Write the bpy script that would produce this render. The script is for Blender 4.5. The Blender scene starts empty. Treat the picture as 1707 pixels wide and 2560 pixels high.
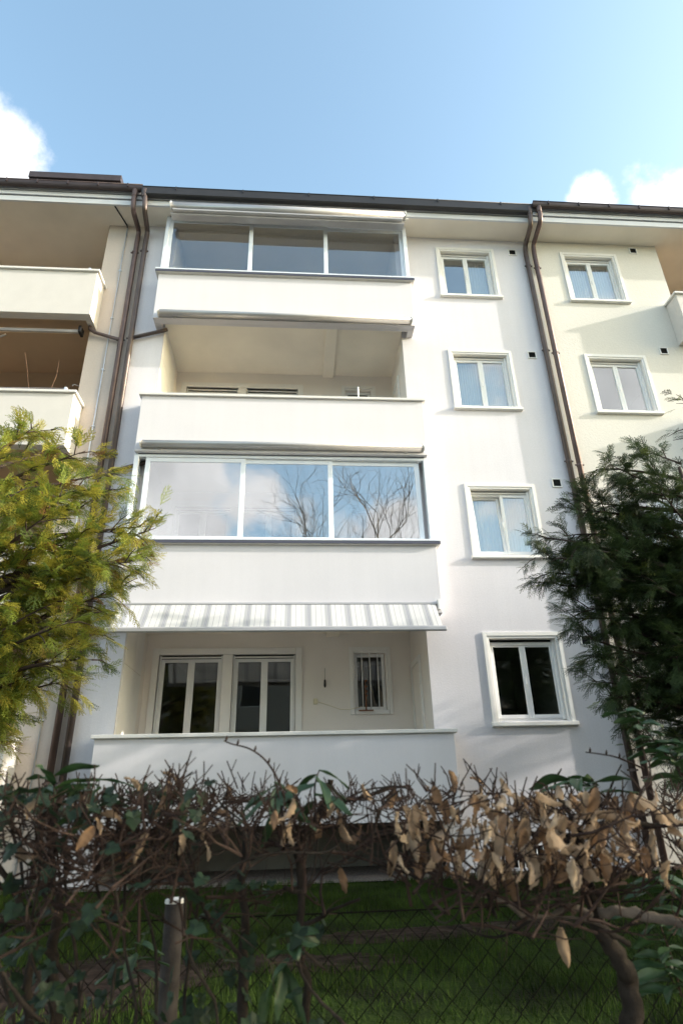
import bpy, math, random
import numpy as np
from mathutils import Vector, Matrix

random.seed(7)
RNG = np.random.default_rng(7)
scene = bpy.context.scene
col = scene.collection
rad = math.radians

# ------------------------------------------------------------------ camera
CAM = Vector((-2.85565, -9.12504, 0.95407))
YAW, PITCH, ROLL, FPX = 0.081652, 0.435379, -0.025958, 1530.0
PW, PH = 1707, 2560


def cam_axes():
    cy, sy = math.cos(YAW), math.sin(YAW)
    F = Vector((sy * math.cos(PITCH), cy * math.cos(PITCH), math.sin(PITCH)))
    R = Vector((cy, -sy, 0))
    U = R.cross(F)
    c, s = math.cos(ROLL), math.sin(ROLL)
    return c * R + s * U, -s * R + c * U, F


RX, UX, FX = cam_axes()
cd = bpy.data.cameras.new('camera')
cam = bpy.data.objects.new('camera', cd)
col.objects.link(cam)
m = Matrix((RX, UX, -FX)).transposed().to_4x4()
m.translation = CAM
cam.matrix_world = m
cd.sensor_fit = 'VERTICAL'
cd.sensor_height = 36.0
cd.sensor_width = 24.0
cd.lens = 36.0 * FPX / PH
cd.clip_start = 0.05
cd.clip_end = 3000
cd.dof.use_dof = True
cd.dof.focus_distance = 11.5
cd.dof.aperture_fstop = 4.5
scene.camera = cam
scene.render.resolution_x, scene.render.resolution_y = 682, 1024

# ------------------------------------------------------------------ light
SUN_TO = Vector((2.18, -0.385, 0.745)).normalized()
SUN_EL = math.asin(SUN_TO.z)
SUN_AZ = math.atan2(SUN_TO.x, SUN_TO.y)          # clockwise from +Y
sd = bpy.data.lights.new('sun', 'SUN')
sd.energy = 2.0
sd.angle = rad(0.55)
sd.color = (1.0, 0.94, 0.86)
sun = bpy.data.objects.new('sun', sd)
col.objects.link(sun)
sun.rotation_euler = SUN_TO.to_track_quat('Z', 'Y').to_euler()
sun.location = (30, -8, 20)

scene.view_settings.view_transform = 'Standard'
scene.view_settings.look = 'None'
scene.view_settings.exposure = 1.8
scene.view_settings.gamma = 1.0
scene.render.film_transparent = False

world = bpy.data.worlds.new('World')
scene.world = world
world.use_nodes = True
wn, wl = world.node_tree.nodes, world.node_tree.links
wn.clear()


def wmath(op, a, b=None, c=None, clamp=False):
    n = wn.new('ShaderNodeMath')
    n.operation = op
    n.use_clamp = clamp
    for i, x in enumerate((a, b, c)):
        if x is None:
            continue
        if isinstance(x, (int, float)):
            n.inputs[i].default_value = x
        else:
            wl.new(x, n.inputs[i])
    return n.outputs[0]


w_out = wn.new('ShaderNodeOutputWorld')
w_bg = wn.new('ShaderNodeBackground')
w_bg.inputs['Strength'].default_value = 0.15
sky = wn.new('ShaderNodeTexSky')
sky.sky_type = 'NISHITA'
sky.sun_disc = False
sky.sun_elevation = SUN_EL
sky.sun_rotation = SUN_AZ
sky.altitude = 400
sky.air_density = 1.0
sky.dust_density = 3.0
sky.ozone_density = 0.15
tc = wn.new('ShaderNodeTexCoord')
# cumulus clouds: soft lumps spread over the whole sky, broken up by noise
CLOUDS = [(-37.2, 46.4, 7.0), (35.2, 46.4, 2.6), (43.9, 41.9, 6.0), (-167.5, 25, 14), (168, 21, 8), (150, 29, 12), (140, 33, 10),
          (80, 30, 15), (112, 48, 12), (-75, 30, 17), (-108, 44, 14), (-135, 24, 13), (-100, 16, 12),
          (5, 18, 16), (-150, 62, 12), (60, 14, 13), (-30, 14, 12), (130, 12, 12), (178, 10, 11)]
acc = None
n1 = wn.new('ShaderNodeTexNoise')
n1.inputs['Scale'].default_value = 5.5
n1.inputs['Detail'].default_value = 9
n1.inputs['Roughness'].default_value = 0.58
wl.new(tc.outputs['Generated'], n1.inputs['Vector'])
for az, el, r in CLOUDS:
    d = (math.sin(rad(az)) * math.cos(rad(el)), math.cos(rad(az)) * math.cos(rad(el)), math.sin(rad(el)))
    vm = wn.new('ShaderNodeVectorMath')
    vm.operation = 'DISTANCE'
    wl.new(tc.outputs['Generated'], vm.inputs[0])
    vm.inputs[1].default_value = d
    v = wmath('MULTIPLY_ADD', vm.outputs['Value'], -1.0 / math.radians(r), 1.0)
    acc = v if acc is None else wmath('MAXIMUM', acc, v)
dens = wmath('MULTIPLY_ADD', wmath('SUBTRACT', n1.outputs['Fac'], 0.5), 2.6, acc)
mr = wn.new('ShaderNodeMapRange')
mr.interpolation_type = 'SMOOTHSTEP'
mr.inputs['From Min'].default_value = 0.02
mr.inputs['From Max'].default_value = 0.45
wl.new(dens, mr.inputs['Value'])
n2 = wn.new('ShaderNodeTexNoise')
n2.inputs['Scale'].default_value = 9
n2.inputs['Detail'].default_value = 6
wl.new(tc.outputs['Generated'], n2.inputs['Vector'])
cramp = wn.new('ShaderNodeMapRange')
cramp.inputs['From Min'].default_value = 0.3
cramp.inputs['From Max'].default_value = 0.65
cramp.inputs['To Min'].default_value = 2.5
cramp.inputs['To Max'].default_value = 3.8
wl.new(n2.outputs['Fac'], cramp.inputs['Value'])
ccol = wn.new('ShaderNodeCombineColor')
wl.new(cramp.outputs[0], ccol.inputs[0])
wl.new(wmath('MULTIPLY', cramp.outputs[0], 0.985), ccol.inputs[1])
wl.new(wmath('MULTIPLY', cramp.outputs[0], 0.975), ccol.inputs[2])
mix = wn.new('ShaderNodeMix')
mix.data_type = 'RGBA'
wl.new(wmath('MULTIPLY', mr.outputs[0], 0.93), mix.inputs['Factor'])
tint = wn.new('ShaderNodeVectorMath')
tint.operation = 'MULTIPLY'
tint.inputs[1].default_value = (0.975, 1.085, 1.005)
wl.new(sky.outputs[0], tint.inputs[0])
wl.new(tint.outputs[0], mix.inputs['A'])
wl.new(ccol.outputs[0], mix.inputs['B'])
wl.new(mix.outputs['Result'], w_bg.inputs['Color'])
wl.new(w_bg.outputs[0], w_out.inputs[0])


# ------------------------------------------------------------------ pixel helpers (photo pixels -> points)
def ray(u, v):
    return FX + RX * ((u - PW / 2) / FPX) - UX * ((v - PH / 2) / FPX)


def px(u, v, y):
    d = ray(u, v)
    return CAM + d * ((y - CAM.y) / d.y)


def pz(u, v, z):
    d = ray(u, v)
    return CAM + d * ((z - CAM.z) / d.z)


def ov(x, y):                      # overview pixels (1568 wide) -> photo pixels
    return x * 1.08865, y * 1.08865


def r1(x, y): return x * .38265, 400 + y * .38265
def r2(x, y): return 350 + x * .47832, 450 + y * .47832
def r3(x, y): return 1000 + x * .45089, 450 + y * .45089
def r4(x, y): return 250 + x * .57398, 1050 + y * .57398
def r6(x, y): return 1050 + x * .41901, 1100 + y * .41901
def r7(x, y): return x * .57398, 1880 + y * .57398
def r8(x, y): return 850 + x * .54656, 1780 + y * .54656


# ------------------------------------------------------------------ materials
MATS = {}


def mat(name, color, rough=0.7, metal=0.0, noise=None, bump=None, spec=None, var=0.0, var_scale=3.0, transl=0.0, streak=0.0):
    """Principled material; noise=(scale, amount) fine colour grain, var broad blotches, bump=[(scale, strength, dist)]"""
    if name in MATS:
        return MATS[name]
    M = bpy.data.materials.new(name)
    M.use_nodes = True
    N, L = M.node_tree.nodes, M.node_tree.links
    b = N['Principled BSDF']
    b.inputs['Base Color'].default_value = (*color, 1)
    b.inputs['Roughness'].default_value = rough
    b.inputs['Metallic'].default_value = metal
    if spec is not None:
        b.inputs['Specular IOR Level'].default_value = spec
    t = N.new('ShaderNodeTexCoord')
    cur = None
    for sc, am in ([noise] if noise else []) + ([(var_scale, var)] if var else []) + ([((7.0, 7.0, .45), streak), ((.8, .8, 1.6), streak)] if streak else []):
        n = N.new('ShaderNodeTexNoise')
        n.inputs['Detail'].default_value = 5
        if isinstance(sc, tuple):
            mp = N.new('ShaderNodeMapping')
            mp.inputs['Scale'].default_value = sc
            L.new(t.outputs['Object'], mp.inputs['Vector'])
            L.new(mp.outputs[0], n.inputs['Vector'])
            n.inputs['Scale'].default_value = 1.0
        else:
            n.inputs['Scale'].default_value = sc
            L.new(t.outputs['Object'], n.inputs['Vector'])
        r = N.new('ShaderNodeMapRange')
        r.inputs['From Min'].default_value = 0.3
        r.inputs['From Max'].default_value = 0.7
        r.inputs['To Min'].default_value = 1 - am
        r.inputs['To Max'].default_value = 1 + am
        L.new(n.outputs['Fac'], r.inputs['Value'])
        mx = N.new('ShaderNodeVectorMath')
        mx.operation = 'SCALE'
        if cur is None:
            mx.inputs[0].default_value = color
        else:
            L.new(cur, mx.inputs[0])
        L.new(r.outputs[0], mx.inputs['Scale'])
        cur = mx.outputs[0]
    if cur is not None:
        L.new(cur, b.inputs['Base Color'])
    prev = None
    for sc, st, di in (bump or []):
        n = N.new('ShaderNodeTexNoise')
        n.inputs['Scale'].default_value = sc
        n.inputs['Detail'].default_value = 6
        n.inputs['Roughness'].default_value = 0.6
        L.new(t.outputs['Object'], n.inputs['Vector'])
        bp = N.new('ShaderNodeBump')
        bp.inputs['Strength'].default_value = st
        bp.inputs['Distance'].default_value = di
        L.new(n.outputs['Fac'], bp.inputs['Height'])
        if prev:
            L.new(prev, bp.inputs['Normal'])
        prev = bp.outputs[0]
    if prev:
        L.new(prev, b.inputs['Normal'])
    if transl:
        tr = N.new('ShaderNodeBsdfTranslucent')
        if cur is not None:
            L.new(cur, tr.inputs['Color'])
        else:
            tr.inputs['Color'].default_value = (*color, 1)
        ms = N.new('ShaderNodeMixShader')
        ms.inputs[0].default_value = transl
        L.new(b.outputs[0], ms.inputs[1])
        L.new(tr.outputs[0], ms.inputs[2])
        L.new(ms.outputs[0], N['Material Output'].inputs[0])
    MATS[name] = M
    return M


def glass(name, base, tint=(0.9, 0.93, 0.93), rough=0.0):
    M = bpy.data.materials.new(name)
    M.use_nodes = True
    N, L = M.node_tree.nodes, M.node_tree.links
    N.remove(N['Principled BSDF'])
    lw = N.new('ShaderNodeLayerWeight')
    lw.inputs['Blend'].default_value = 0.5
    p = N.new('ShaderNodeMath')
    p.operation = 'POWER'
    p.inputs[1].default_value = 4.0
    L.new(lw.outputs['Facing'], p.inputs[0])
    f = N.new('ShaderNodeMath')
    f.operation = 'MULTIPLY_ADD'
    f.inputs[1].default_value = 1 - base
    f.inputs[2].default_value = base
    L.new(p.outputs[0], f.inputs[0])
    g = N.new('ShaderNodeBsdfGlossy')
    g.inputs['Roughness'].default_value = rough
    g.inputs['Color'].default_value = (1, 1, 1, 1)
    # old panes are never quite flat: a very long wave in the reflection
    t = N.new('ShaderNodeTexCoord')
    n = N.new('ShaderNodeTexNoise')
    n.inputs['Scale'].default_value = 1.1
    n.inputs['Detail'].default_value = 1
    L.new(t.outputs['Object'], n.inputs['Vector'])
    bp = N.new('ShaderNodeBump')
    bp.inputs['Strength'].default_value = 0.06
    bp.inputs['Distance'].default_value = 0.05
    L.new(n.outputs['Fac'], bp.inputs['Height'])
    L.new(bp.outputs[0], g.inputs['Normal'])
    tr = N.new('ShaderNodeBsdfTransparent')
    tr.inputs['Color'].default_value = (*tint, 1)
    ms = N.new('ShaderNodeMixShader')
    L.new(f.outputs[0], ms.inputs[0])
    L.new(tr.outputs[0], ms.inputs[1])
    L.new(g.outputs[0], ms.inputs[2])
    L.new(ms.outputs[0], N['Material Output'].inputs[0])
    MATS[name] = M
    return M


M_WHITE = mat('white_stucco', (0.695, 0.672, 0.70), 0.9, noise=(35, .03), var=.035, var_scale=.7,
              bump=[(45, .22, .010), (160, .25, .004)], spec=.2, streak=.022)
M_SMOOTH = mat('white_parapet_paint', (0.685, 0.66, 0.68), 0.85, noise=(60, .015), var=.03, var_scale=.6,
               bump=[(120, .15, .003)], spec=.25, streak=.016)
M_CREAM = mat('cream_stucco', (0.69, 0.66, 0.60), 0.9, noise=(35, .03), var=.04, var_scale=.7,
              bump=[(28, .35, .012), (140, .35, .004)], spec=.2)
M_CREAMP = mat('cream_parapet_paint', (0.63, 0.60, 0.565), 0.85, noise=(60, .015), var=.03, bump=[(120, .15, .003)], spec=.25)
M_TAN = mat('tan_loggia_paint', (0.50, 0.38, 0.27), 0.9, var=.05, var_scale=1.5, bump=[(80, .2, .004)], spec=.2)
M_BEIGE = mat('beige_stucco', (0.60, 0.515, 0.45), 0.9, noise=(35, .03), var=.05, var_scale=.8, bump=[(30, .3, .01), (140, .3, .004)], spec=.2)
M_LOG = mat('loggia_paint', (0.81, 0.755, 0.705), 0.9, var=.04, var_scale=1.2, bump=[(60, .2, .004)], spec=.2)
M_CEIL = mat('soffit_paint', (0.86, 0.80, 0.71), 0.9, var=.06, var_scale=1.4, spec=.2)
M_TRIM = mat('white_trim', (0.80, 0.78, 0.75), 0.6, var=.03, var_scale=4, bump=[(90, .08, .002)])
M_PVC = mat('white_window_frame', (0.80, 0.80, 0.79), 0.35, var=.02, var_scale=5)
M_ALU = mat('pale_aluminium', (0.80, 0.83, 0.87), 0.35, 0.1, var=.03, var_scale=5)
M_CAS = mat('awning_case_metal', (0.52, 0.50, 0.50), 0.3, 0.35, var=.06, var_scale=3)
M_CAP = mat('stone_coping', (0.70, 0.68, 0.65), 0.75, noise=(50, .04), var=.06, var_scale=2.2, bump=[(90, .15, .003)])
M_DARKCAP = mat('dark_sill_metal', (0.09, 0.09, 0.12), 0.4, 0.3)
M_FASCIA = mat('fascia_boards', (0.70, 0.71, 0.74), 0.5, var=.05, var_scale=2)
M_GUT = mat('dark_gutter', (0.028, 0.027, 0.03), 0.5, 0.2, var=.15, var_scale=3)
M_COPPER = mat('brown_gutter_metal', (0.125, 0.085, 0.078), 0.42, 0.4, var=.18, var_scale=4)
M_GUTB = mat('brown_black_gutter', (0.055, 0.040, 0.042), 0.45, 0.3, var=.18, var_scale=4)
M_PIPE2 = mat('dark_brown_pipe', (0.10, 0.075, 0.068), 0.42, 0.35, var=.15, var_scale=5)
M_ROOF = mat('dark_roof', (0.05, 0.045, 0.045), 0.8, var=.2)
M_ROOM = mat('room_paint', (0.42, 0.40, 0.37), 0.95)
M_FLOOR = mat('room_floor', (0.18, 0.12, 0.08), 0.7)
M_CURT = mat('sheer_curtain', (0.80, 0.80, 0.78), 0.95, transl=.35)
M_DARK = mat('black_gap', (0.012, 0.012, 0.012), 0.9)
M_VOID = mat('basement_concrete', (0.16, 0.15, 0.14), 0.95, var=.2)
M_GALV = mat('galvanised_conduit', (0.62, 0.65, 0.70), 0.4, 0.5)
M_RUST = mat('rusty_metal', (0.22, 0.09, 0.04), 0.8, noise=(60, .4))
M_SOCK = mat('ivory_plastic', (0.70, 0.64, 0.46), 0.5)
M_BLACKM = mat('black_metal', (0.02, 0.02, 0.022), 0.5, 0.3)
G_WIN = glass('window_glass', 0.20)
G_GLAZ = glass('balcony_glass', 0.30, (0.84, 0.86, 0.88))
G_TOP = glass('top_balcony_glass', 0.14, (0.88, 0.88, 0.88))
G_GREY = glass('grey_window_glass', 0.11, (0.72, 0.75, 0.73))
G_DARK = glass('plain_glass', 0.06, (0.70, 0.73, 0.71))


def awning_fabric():
    M = bpy.data.materials.new('striped_awning_cloth')
    M.use_nodes = True
    N, L = M.node_tree.nodes, M.node_tree.links
    b = N['Principled BSDF']
    b.inputs['Roughness'].default_value = 0.9
    t = N.new('ShaderNodeTexCoord')
    s = N.new('ShaderNodeSeparateXYZ')
    L.new(t.outputs['UV'], s.inputs[0])
    fr = N.new('ShaderNodeMath')
    fr.operation = 'FRACT'
    mu = N.new('ShaderNodeMath')
    mu.operation = 'MULTIPLY'
    mu.inputs[1].default_value = 1 / 0.287
    L.new(s.outputs[0], mu.inputs[0])
    L.new(mu.outputs[0], fr.inputs[0])
    cr = N.new('ShaderNodeValToRGB')
    cr.color_ramp.interpolation = 'CONSTANT'
    W, G, B = (.80, .78, .76, 1), (.55, .545, .55, 1), (.33, .33, .41, 1)
    stops = [(0, W), (.26, (.40, .39, .45, 1)), (.275, W), (.44, G), (.60, B), (.625, G), (.665, B), (.69, G), (.78, W), (.97, (.5, .48, .48, 1))]
    e = cr.color_ramp.elements
    e[0].position, e[0].color = 0, W
    e[1].position, e[1].color = stops[1]
    for p_, c_ in stops[2:]:
        x = e.new(p_)
        x.color = c_
    L.new(fr.outputs[0], cr.inputs[0])
    L.new(cr.outputs[0], b.inputs['Base Color'])
    tr = N.new('ShaderNodeBsdfTranslucent')
    L.new(cr.outputs[0], tr.inputs[0])
    ms = N.new('ShaderNodeMixShader')
    ms.inputs[0].default_value = 0.3
    L.new(b.outputs[0], ms.inputs[1])
    L.new(tr.outputs[0], ms.inputs[2])
    L.new(ms.outputs[0], N['Material Output'].inputs[0])
    return M


M_AWN = awning_fabric()


# ------------------------------------------------------------------ mesh builder
class MB:
    def __init__(self):
        self.v, self.f = [], []

    def box(self, x0, x1, y0, y1, z0, z1):
        if x1 < x0: x0, x1 = x1, x0
        if y1 < y0: y0, y1 = y1, y0
        if z1 < z0: z0, z1 = z1, z0
        n = len(self.v)
        self.v += [(x0, y0, z0), (x1, y0, z0), (x1, y1, z0), (x0, y1, z0), (x0, y0, z1), (x1, y0, z1), (x1, y1, z1), (x0, y1, z1)]
        self.f += [tuple(n + i for i in q) for q in ((0, 3, 2, 1), (4, 5, 6, 7), (0, 1, 5, 4), (1, 2, 6, 5), (2, 3, 7, 6), (3, 0, 4, 7))]
        return self

    def quad(self, a, b, c, d):
        n = len(self.v)
        self.v += [tuple(a), tuple(b), tuple(c), tuple(d)]
        self.f.append((n, n + 1, n + 2, n + 3))
        return self

    def tube(self, pts, radii, n=8, caps=True):
        pts = [Vector(p) for p in pts]
        if isinstance(radii, (int, float)):
            radii = [radii] * len(pts)
        base = len(self.v)
        up = None
        for i, p in enumerate(pts):
            d = (pts[min(i + 1, len(pts) - 1)] - pts[max(i - 1, 0)])
            if d.length < 1e-9:
                d = Vector((0, 0, 1))
            d.normalize()
            if up is None:
                up = d.orthogonal().normalized()
            else:
                up = (up - d * up.dot(d))
                up = up.normalized() if up.length > 1e-6 else d.orthogonal().normalized()
            w = d.cross(up)
            for k in range(n):
                a = 2 * math.pi * k / n
                self.v.append(tuple(p + (up * math.cos(a) + w * math.sin(a)) * radii[i]))
        for i in range(len(pts) - 1):
            for k in range(n):
                a, b = base + i * n + k, base + i * n + (k + 1) % n
                self.f.append((a, b, b + n, a + n))
        if caps:
            self.f.append(tuple(base + k for k in reversed(range(n))))
            self.f.append(tuple(base + (len(pts) - 1) * n + k for k in range(n)))
        return self

    def profile_x(self, prof, x0, x1):
        """closed (y,z) profile extruded along x"""
        n, k = len(self.v), len(prof)
        self.v += [(x0, y, z) for y, z in prof] + [(x1, y, z) for y, z in prof]
        for i in range(k):
            j = (i + 1) % k
            self.f.append((n + i, n + j, n + k + j, n + k + i))
        self.f.append(tuple(n + i for i in reversed(range(k))))
        self.f.append(tuple(n + k + i for i in range(k)))
        return self

    def build(self, name, material, parent=None, smooth=False, bevel=0.0):
        off = world_loc(parent)
        me = bpy.data.meshes.new(name)
        me.from_pydata([(x - off[0], y - off[1], z - off[2]) for x, y, z in self.v], [], self.f)
        me.update()
        if smooth:
            me.polygons.foreach_set('use_smooth', [True] * len(me.polygons))
        me.materials.append(material)
        o = bpy.data.objects.new(name, me)
        col.objects.link(o)
        if parent:
            o.parent = parent
        if bevel:
            bv = o.modifiers.new('bevel', 'BEVEL')
            bv.width = bevel
            bv.segments = 2
            bv.limit_method = 'ANGLE'
        return o


def world_loc(o):
    x = Vector((0, 0, 0))
    while o is not None:
        x += Vector(o.location)
        o = o.parent
    return x


def np_mesh(name, V, F, material, parent=None, smooth=False):
    """V (n,3), F (m,3|4) numpy arrays -> mesh object"""
    off = np.array(world_loc(parent))
    me = bpy.data.meshes.new(name)
    V = np.asarray(V, np.float32) - off.astype(np.float32)
    k = F.shape[1]
    me.vertices.add(len(V))
    me.vertices.foreach_set('co', V.ravel())
    me.loops.add(F.size)
    me.loops.foreach_set('vertex_index', F.astype(np.int32).ravel())
    me.polygons.add(len(F))
    me.polygons.foreach_set('loop_start', np.arange(0, F.size, k, dtype=np.int32))
    me.polygons.foreach_set('loop_total', np.full(len(F), k, np.int32))
    if smooth:
        me.polygons.foreach_set('use_smooth', np.ones(len(F), bool))
    me.update()
    me.validate()
    me.materials.append(material)
    o = bpy.data.objects.new(name, me)
    col.objects.link(o)
    if parent:
        o.parent = parent
    return o


def thing(name, label, cat, loc=(0, 0, 0), group=None):
    o = bpy.data.objects.new(name, None)
    o.empty_display_size = 0.2
    o.location = loc
    col.objects.link(o)
    return tag(o, label, cat, group)


def tag(o, label, cat, group=None, kind=None):
    o['label'] = label
    o['category'] = cat
    if group: o['group'] = group
    if kind: o['kind'] = kind
    return o


def structure(o):
    o['kind'] = 'structure'
    return o


def wall_sheet(mb, x0, x1, z0, z1, y, holes, depth):
    """front sheet at y with rectangular holes (xa,xb,za,zb) and reveals going back by depth"""
    xs = sorted({x0, x1, *[h[0] for h in holes], *[h[1] for h in holes]})
    zs = sorted({z0, z1, *[h[2] for h in holes], *[h[3] for h in holes]})
    xs = [x for x in xs if x0 <= x <= x1]
    zs = [z for z in zs if z0 <= z <= z1]
    for i in range(len(xs) - 1):
        for j in range(len(zs) - 1):
            cx, cz = (xs[i] + xs[i + 1]) / 2, (zs[j] + zs[j + 1]) / 2
            if any(h[0] < cx < h[1] and h[2] < cz < h[3] for h in holes):
                continue
            mb.quad((xs[i], y, zs[j]), (xs[i + 1], y, zs[j]), (xs[i + 1], y, zs[j + 1]), (xs[i], y, zs[j + 1]))
    for xa, xb, za, zb in holes:
        d = y + depth
        mb.quad((xa, y, za), (xa, d, za), (xa, d, zb), (xa, y, zb))
        mb.quad((xb, y, zb), (xb, d, zb), (xb, d, za), (xb, y, za))
        mb.quad((xa, y, zb), (xa, d, zb), (xb, d, zb), (xb, y, zb))
        mb.quad((xa, y, za), (xb, y, za), (xb, d, za), (xa, d, za))
    return mb


# ------------------------------------------------------------------ windows
def curtain(parent, x0, x1, z0, z1, y, amp=.012, waves=9, seed=0):
    n, rows = 60, 4
    rs = np.random.default_rng(seed)
    ph, ph2 = rs.uniform(0, 6, 2)
    u = np.linspace(0, 1, n)
    V, F = [], []
    for r in range(rows):
        t = r / (rows - 1)
        yy = y + amp * (np.sin(u * waves * 2 * np.pi + ph + .4 * t) + .5 * np.sin(u * waves * 3.7 * np.pi + ph2 + t)) * (.6 + .4 * t)
        V.append(np.c_[x0 + (x1 - x0) * u, yy, np.full(n, z1 + (z0 - z1) * t)])
    V = np.concatenate(V)
    for r in range(rows - 1):
        for i in range(n - 1):
            a = r * n + i
            F.append((a, a + 1, a + n + 1, a + n))
    return np_mesh('curtain', V, np.array(F), M_CURT, parent, True)


def sash(mb, x0, x1, z0, z1, y, w=.045, d=.05):
    mb.box(x0, x0 + w, y, y + d, z0, z1)
    mb.box(x1 - w, x1, y, y + d, z0, z1)
    mb.box(x0 + w, x1 - w, y + .001, y + d - .001, z1 - w, z1)
    mb.box(x0 + w, x1 - w, y + .001, y + d - .001, z0, z0 + w * 1.15)


def room(parent, x0, x1, y0, y1, z0, z1, paint=None):
    mb = MB()
    mb.quad((x0, y1, z0), (x1, y1, z0), (x1, y1, z1), (x0, y1, z1))
    mb.quad((x0, y0, z0), (x0, y1, z0), (x0, y1, z1), (x0, y0, z1))
    mb.quad((x1, y0, z0), (x1, y0, z1), (x1, y1, z1), (x1, y1, z0))
    mb.quad((x0, y0, z1), (x0, y1, z1), (x1, y1, z1), (x1, y0, z1))
    o = mb.build('room_walls', paint or M_ROOM, parent)
    MB().quad((x0, y0, z0), (x1, y0, z0), (x1, y1, z0), (x0, y1, z0)).build('room_floor', M_FLOOR, o)
    return o


def window(parent, x0, x1, z0, z1, y, gl=None, curtains=(None, None), blind=.05, tilt=False, seed=0):
    """surround outer box x0..x1, z0..z1 on wall plane y"""
    gl = gl or G_WIN
    s = .095
    ix0, ix1, iz0, iz1 = x0 + s, x1 - s, z0 + .085, z1 - s
    fr = MB()                                      # fixed frame
    f0, f1 = y + .11, y + .17
    fw = .05
    fr.box(ix0, ix0 + fw, f0, f1, iz0, iz1 - .035)
    fr.box(ix1 - fw, ix1, f0, f1, iz0, iz1 - .035)
    fr.box(ix0 + fw, ix1 - fw, f0, f1, iz1 - .035 - fw, iz1 - .035)
    fr.box(ix0 + fw, ix1 - fw, f0, f1, iz0, iz0 + .05)
    w = fr.build('window', M_PVC, parent, bevel=.004)
    su = MB()                                      # plaster surround in two steps
    a, b = y - .022, y + .001
    for (o_, i_, yy) in ((0, .06, a), (.06, s, y - .009)):
        su.box(x0 + o_, x0 + i_, yy, b + .105 * (i_ == s), z0 + .06, z1 - o_)
        su.box(x1 - i_, x1 - o_, yy, b + .105 * (i_ == s), z0 + .06, z1 - o_)
        su.box(x0 + i_, x1 - i_, yy, b + .105 * (i_ == s), z1 - i_, z1 - o_)
    su.build('surround', M_TRIM, w, bevel=.004)
    sl = MB().profile_x([(y + .13, z0 + .085), (y - .062, z0 + .062), (y - .065, z0 + .012), (y - .045, z0), (y + .02, z0)], x0 - .02, x1 + .02)
    sl.build('sill', M_TRIM, w, bevel=.004)
    # roller shutter slot above the frame: dark gap, guide rails, bottom rail
    MB().box(ix0 + .001, ix1 - .001, y + .125, y + .19, iz1 - .034, iz1 + .002).build('shutter_slot', M_DARK, w)
    MB().box(ix0 + .03, ix1 - .03, y + .075, y + .1, iz1 - blind, iz1 - blind + .026).build('shutter_rail', M_TRIM, w, bevel=.004)
    for ga, gb in ((ix1 - .04, ix1 - .006), (ix0 + .006, ix0 + .03)):
        MB().box(ga, gb, y + .06, y + .11, iz0 + .02, iz1 - .012).build('guide_rail', M_PVC, w, bevel=.003)
    cx = (ix0 + ix1) / 2
    sz0, sz1 = iz0 + .04, iz1 - .07
    for k, (xa, xb) in enumerate(((ix0 + .035, cx + .012), (cx + .013, ix1 - .035))):
        sb = MB()
        yb = y + .092
        sash(sb, xa, xb, sz0, sz1, yb)
        so = sb.build('sash', M_PVC, w, bevel=.004)
        pane = MB().box(xa + .043, xb - .043, yb + .02, yb + .026, sz0 + .045, sz1 - .043).build('pane', gl, w)
        if tilt and k == 0:
            for o in (so, pane):
                o.data.transform(Matrix.Translation(Vector((0, yb - world_loc(w).y, sz0 - world_loc(w).z))) @
                                 Matrix.Rotation(rad(-4.5), 4, 'X') @
                                 Matrix.Translation(-Vector((0, yb - world_loc(w).y, sz0 - world_loc(w).z))))
        if curtains[k]:
            curtain(w, xa + .02, xb - .02, sz0 - .1, sz1 + .03, y + .26, waves=curtains[k], seed=seed * 3 + k)
    MB().box(cx - .008, cx + .010, y + .075, y + .092, (sz0 + sz1) / 2 - .07, (sz0 + sz1) / 2 + .03).build('handle', M_PVC, w, bevel=.003)
    return (ix0, ix1, iz0, iz1)


def wall_vent(parent, x, z, y):
    s = .085
    f = MB()
    f.box(x - s, x + s, y - .02, y + .01, z + s - .02, z + s)
    f.box(x - s, x + s, y - .02, y + .01, z - s, z - s + .02)
    f.box(x - s, x - s + .02, y - .02, y + .01, z - s + .02, z + s - .02)
    f.box(x + s - .02, x + s, y - .02, y + .01, z - s + .02, z + s - .02)
    v = f.build('wall_vent', M_TRIM, parent, bevel=.003)
    MB().box(x - s + .02, x + s - .02, y - .004, y + .01, z - s + .02, z + s - .02).build('vent_opening', M_DARK, v)
    for i in range(5):
        zz = z - s + .035 + i * .025
        MB().quad((x - s + .02, y - .016, zz), (x + s - .02, y - .016, zz), (x + s - .02, y - .006, zz + .012), (x - s + .02, y - .006, zz + .012)).build('vent_slat', M_BLACKM, v)


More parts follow.
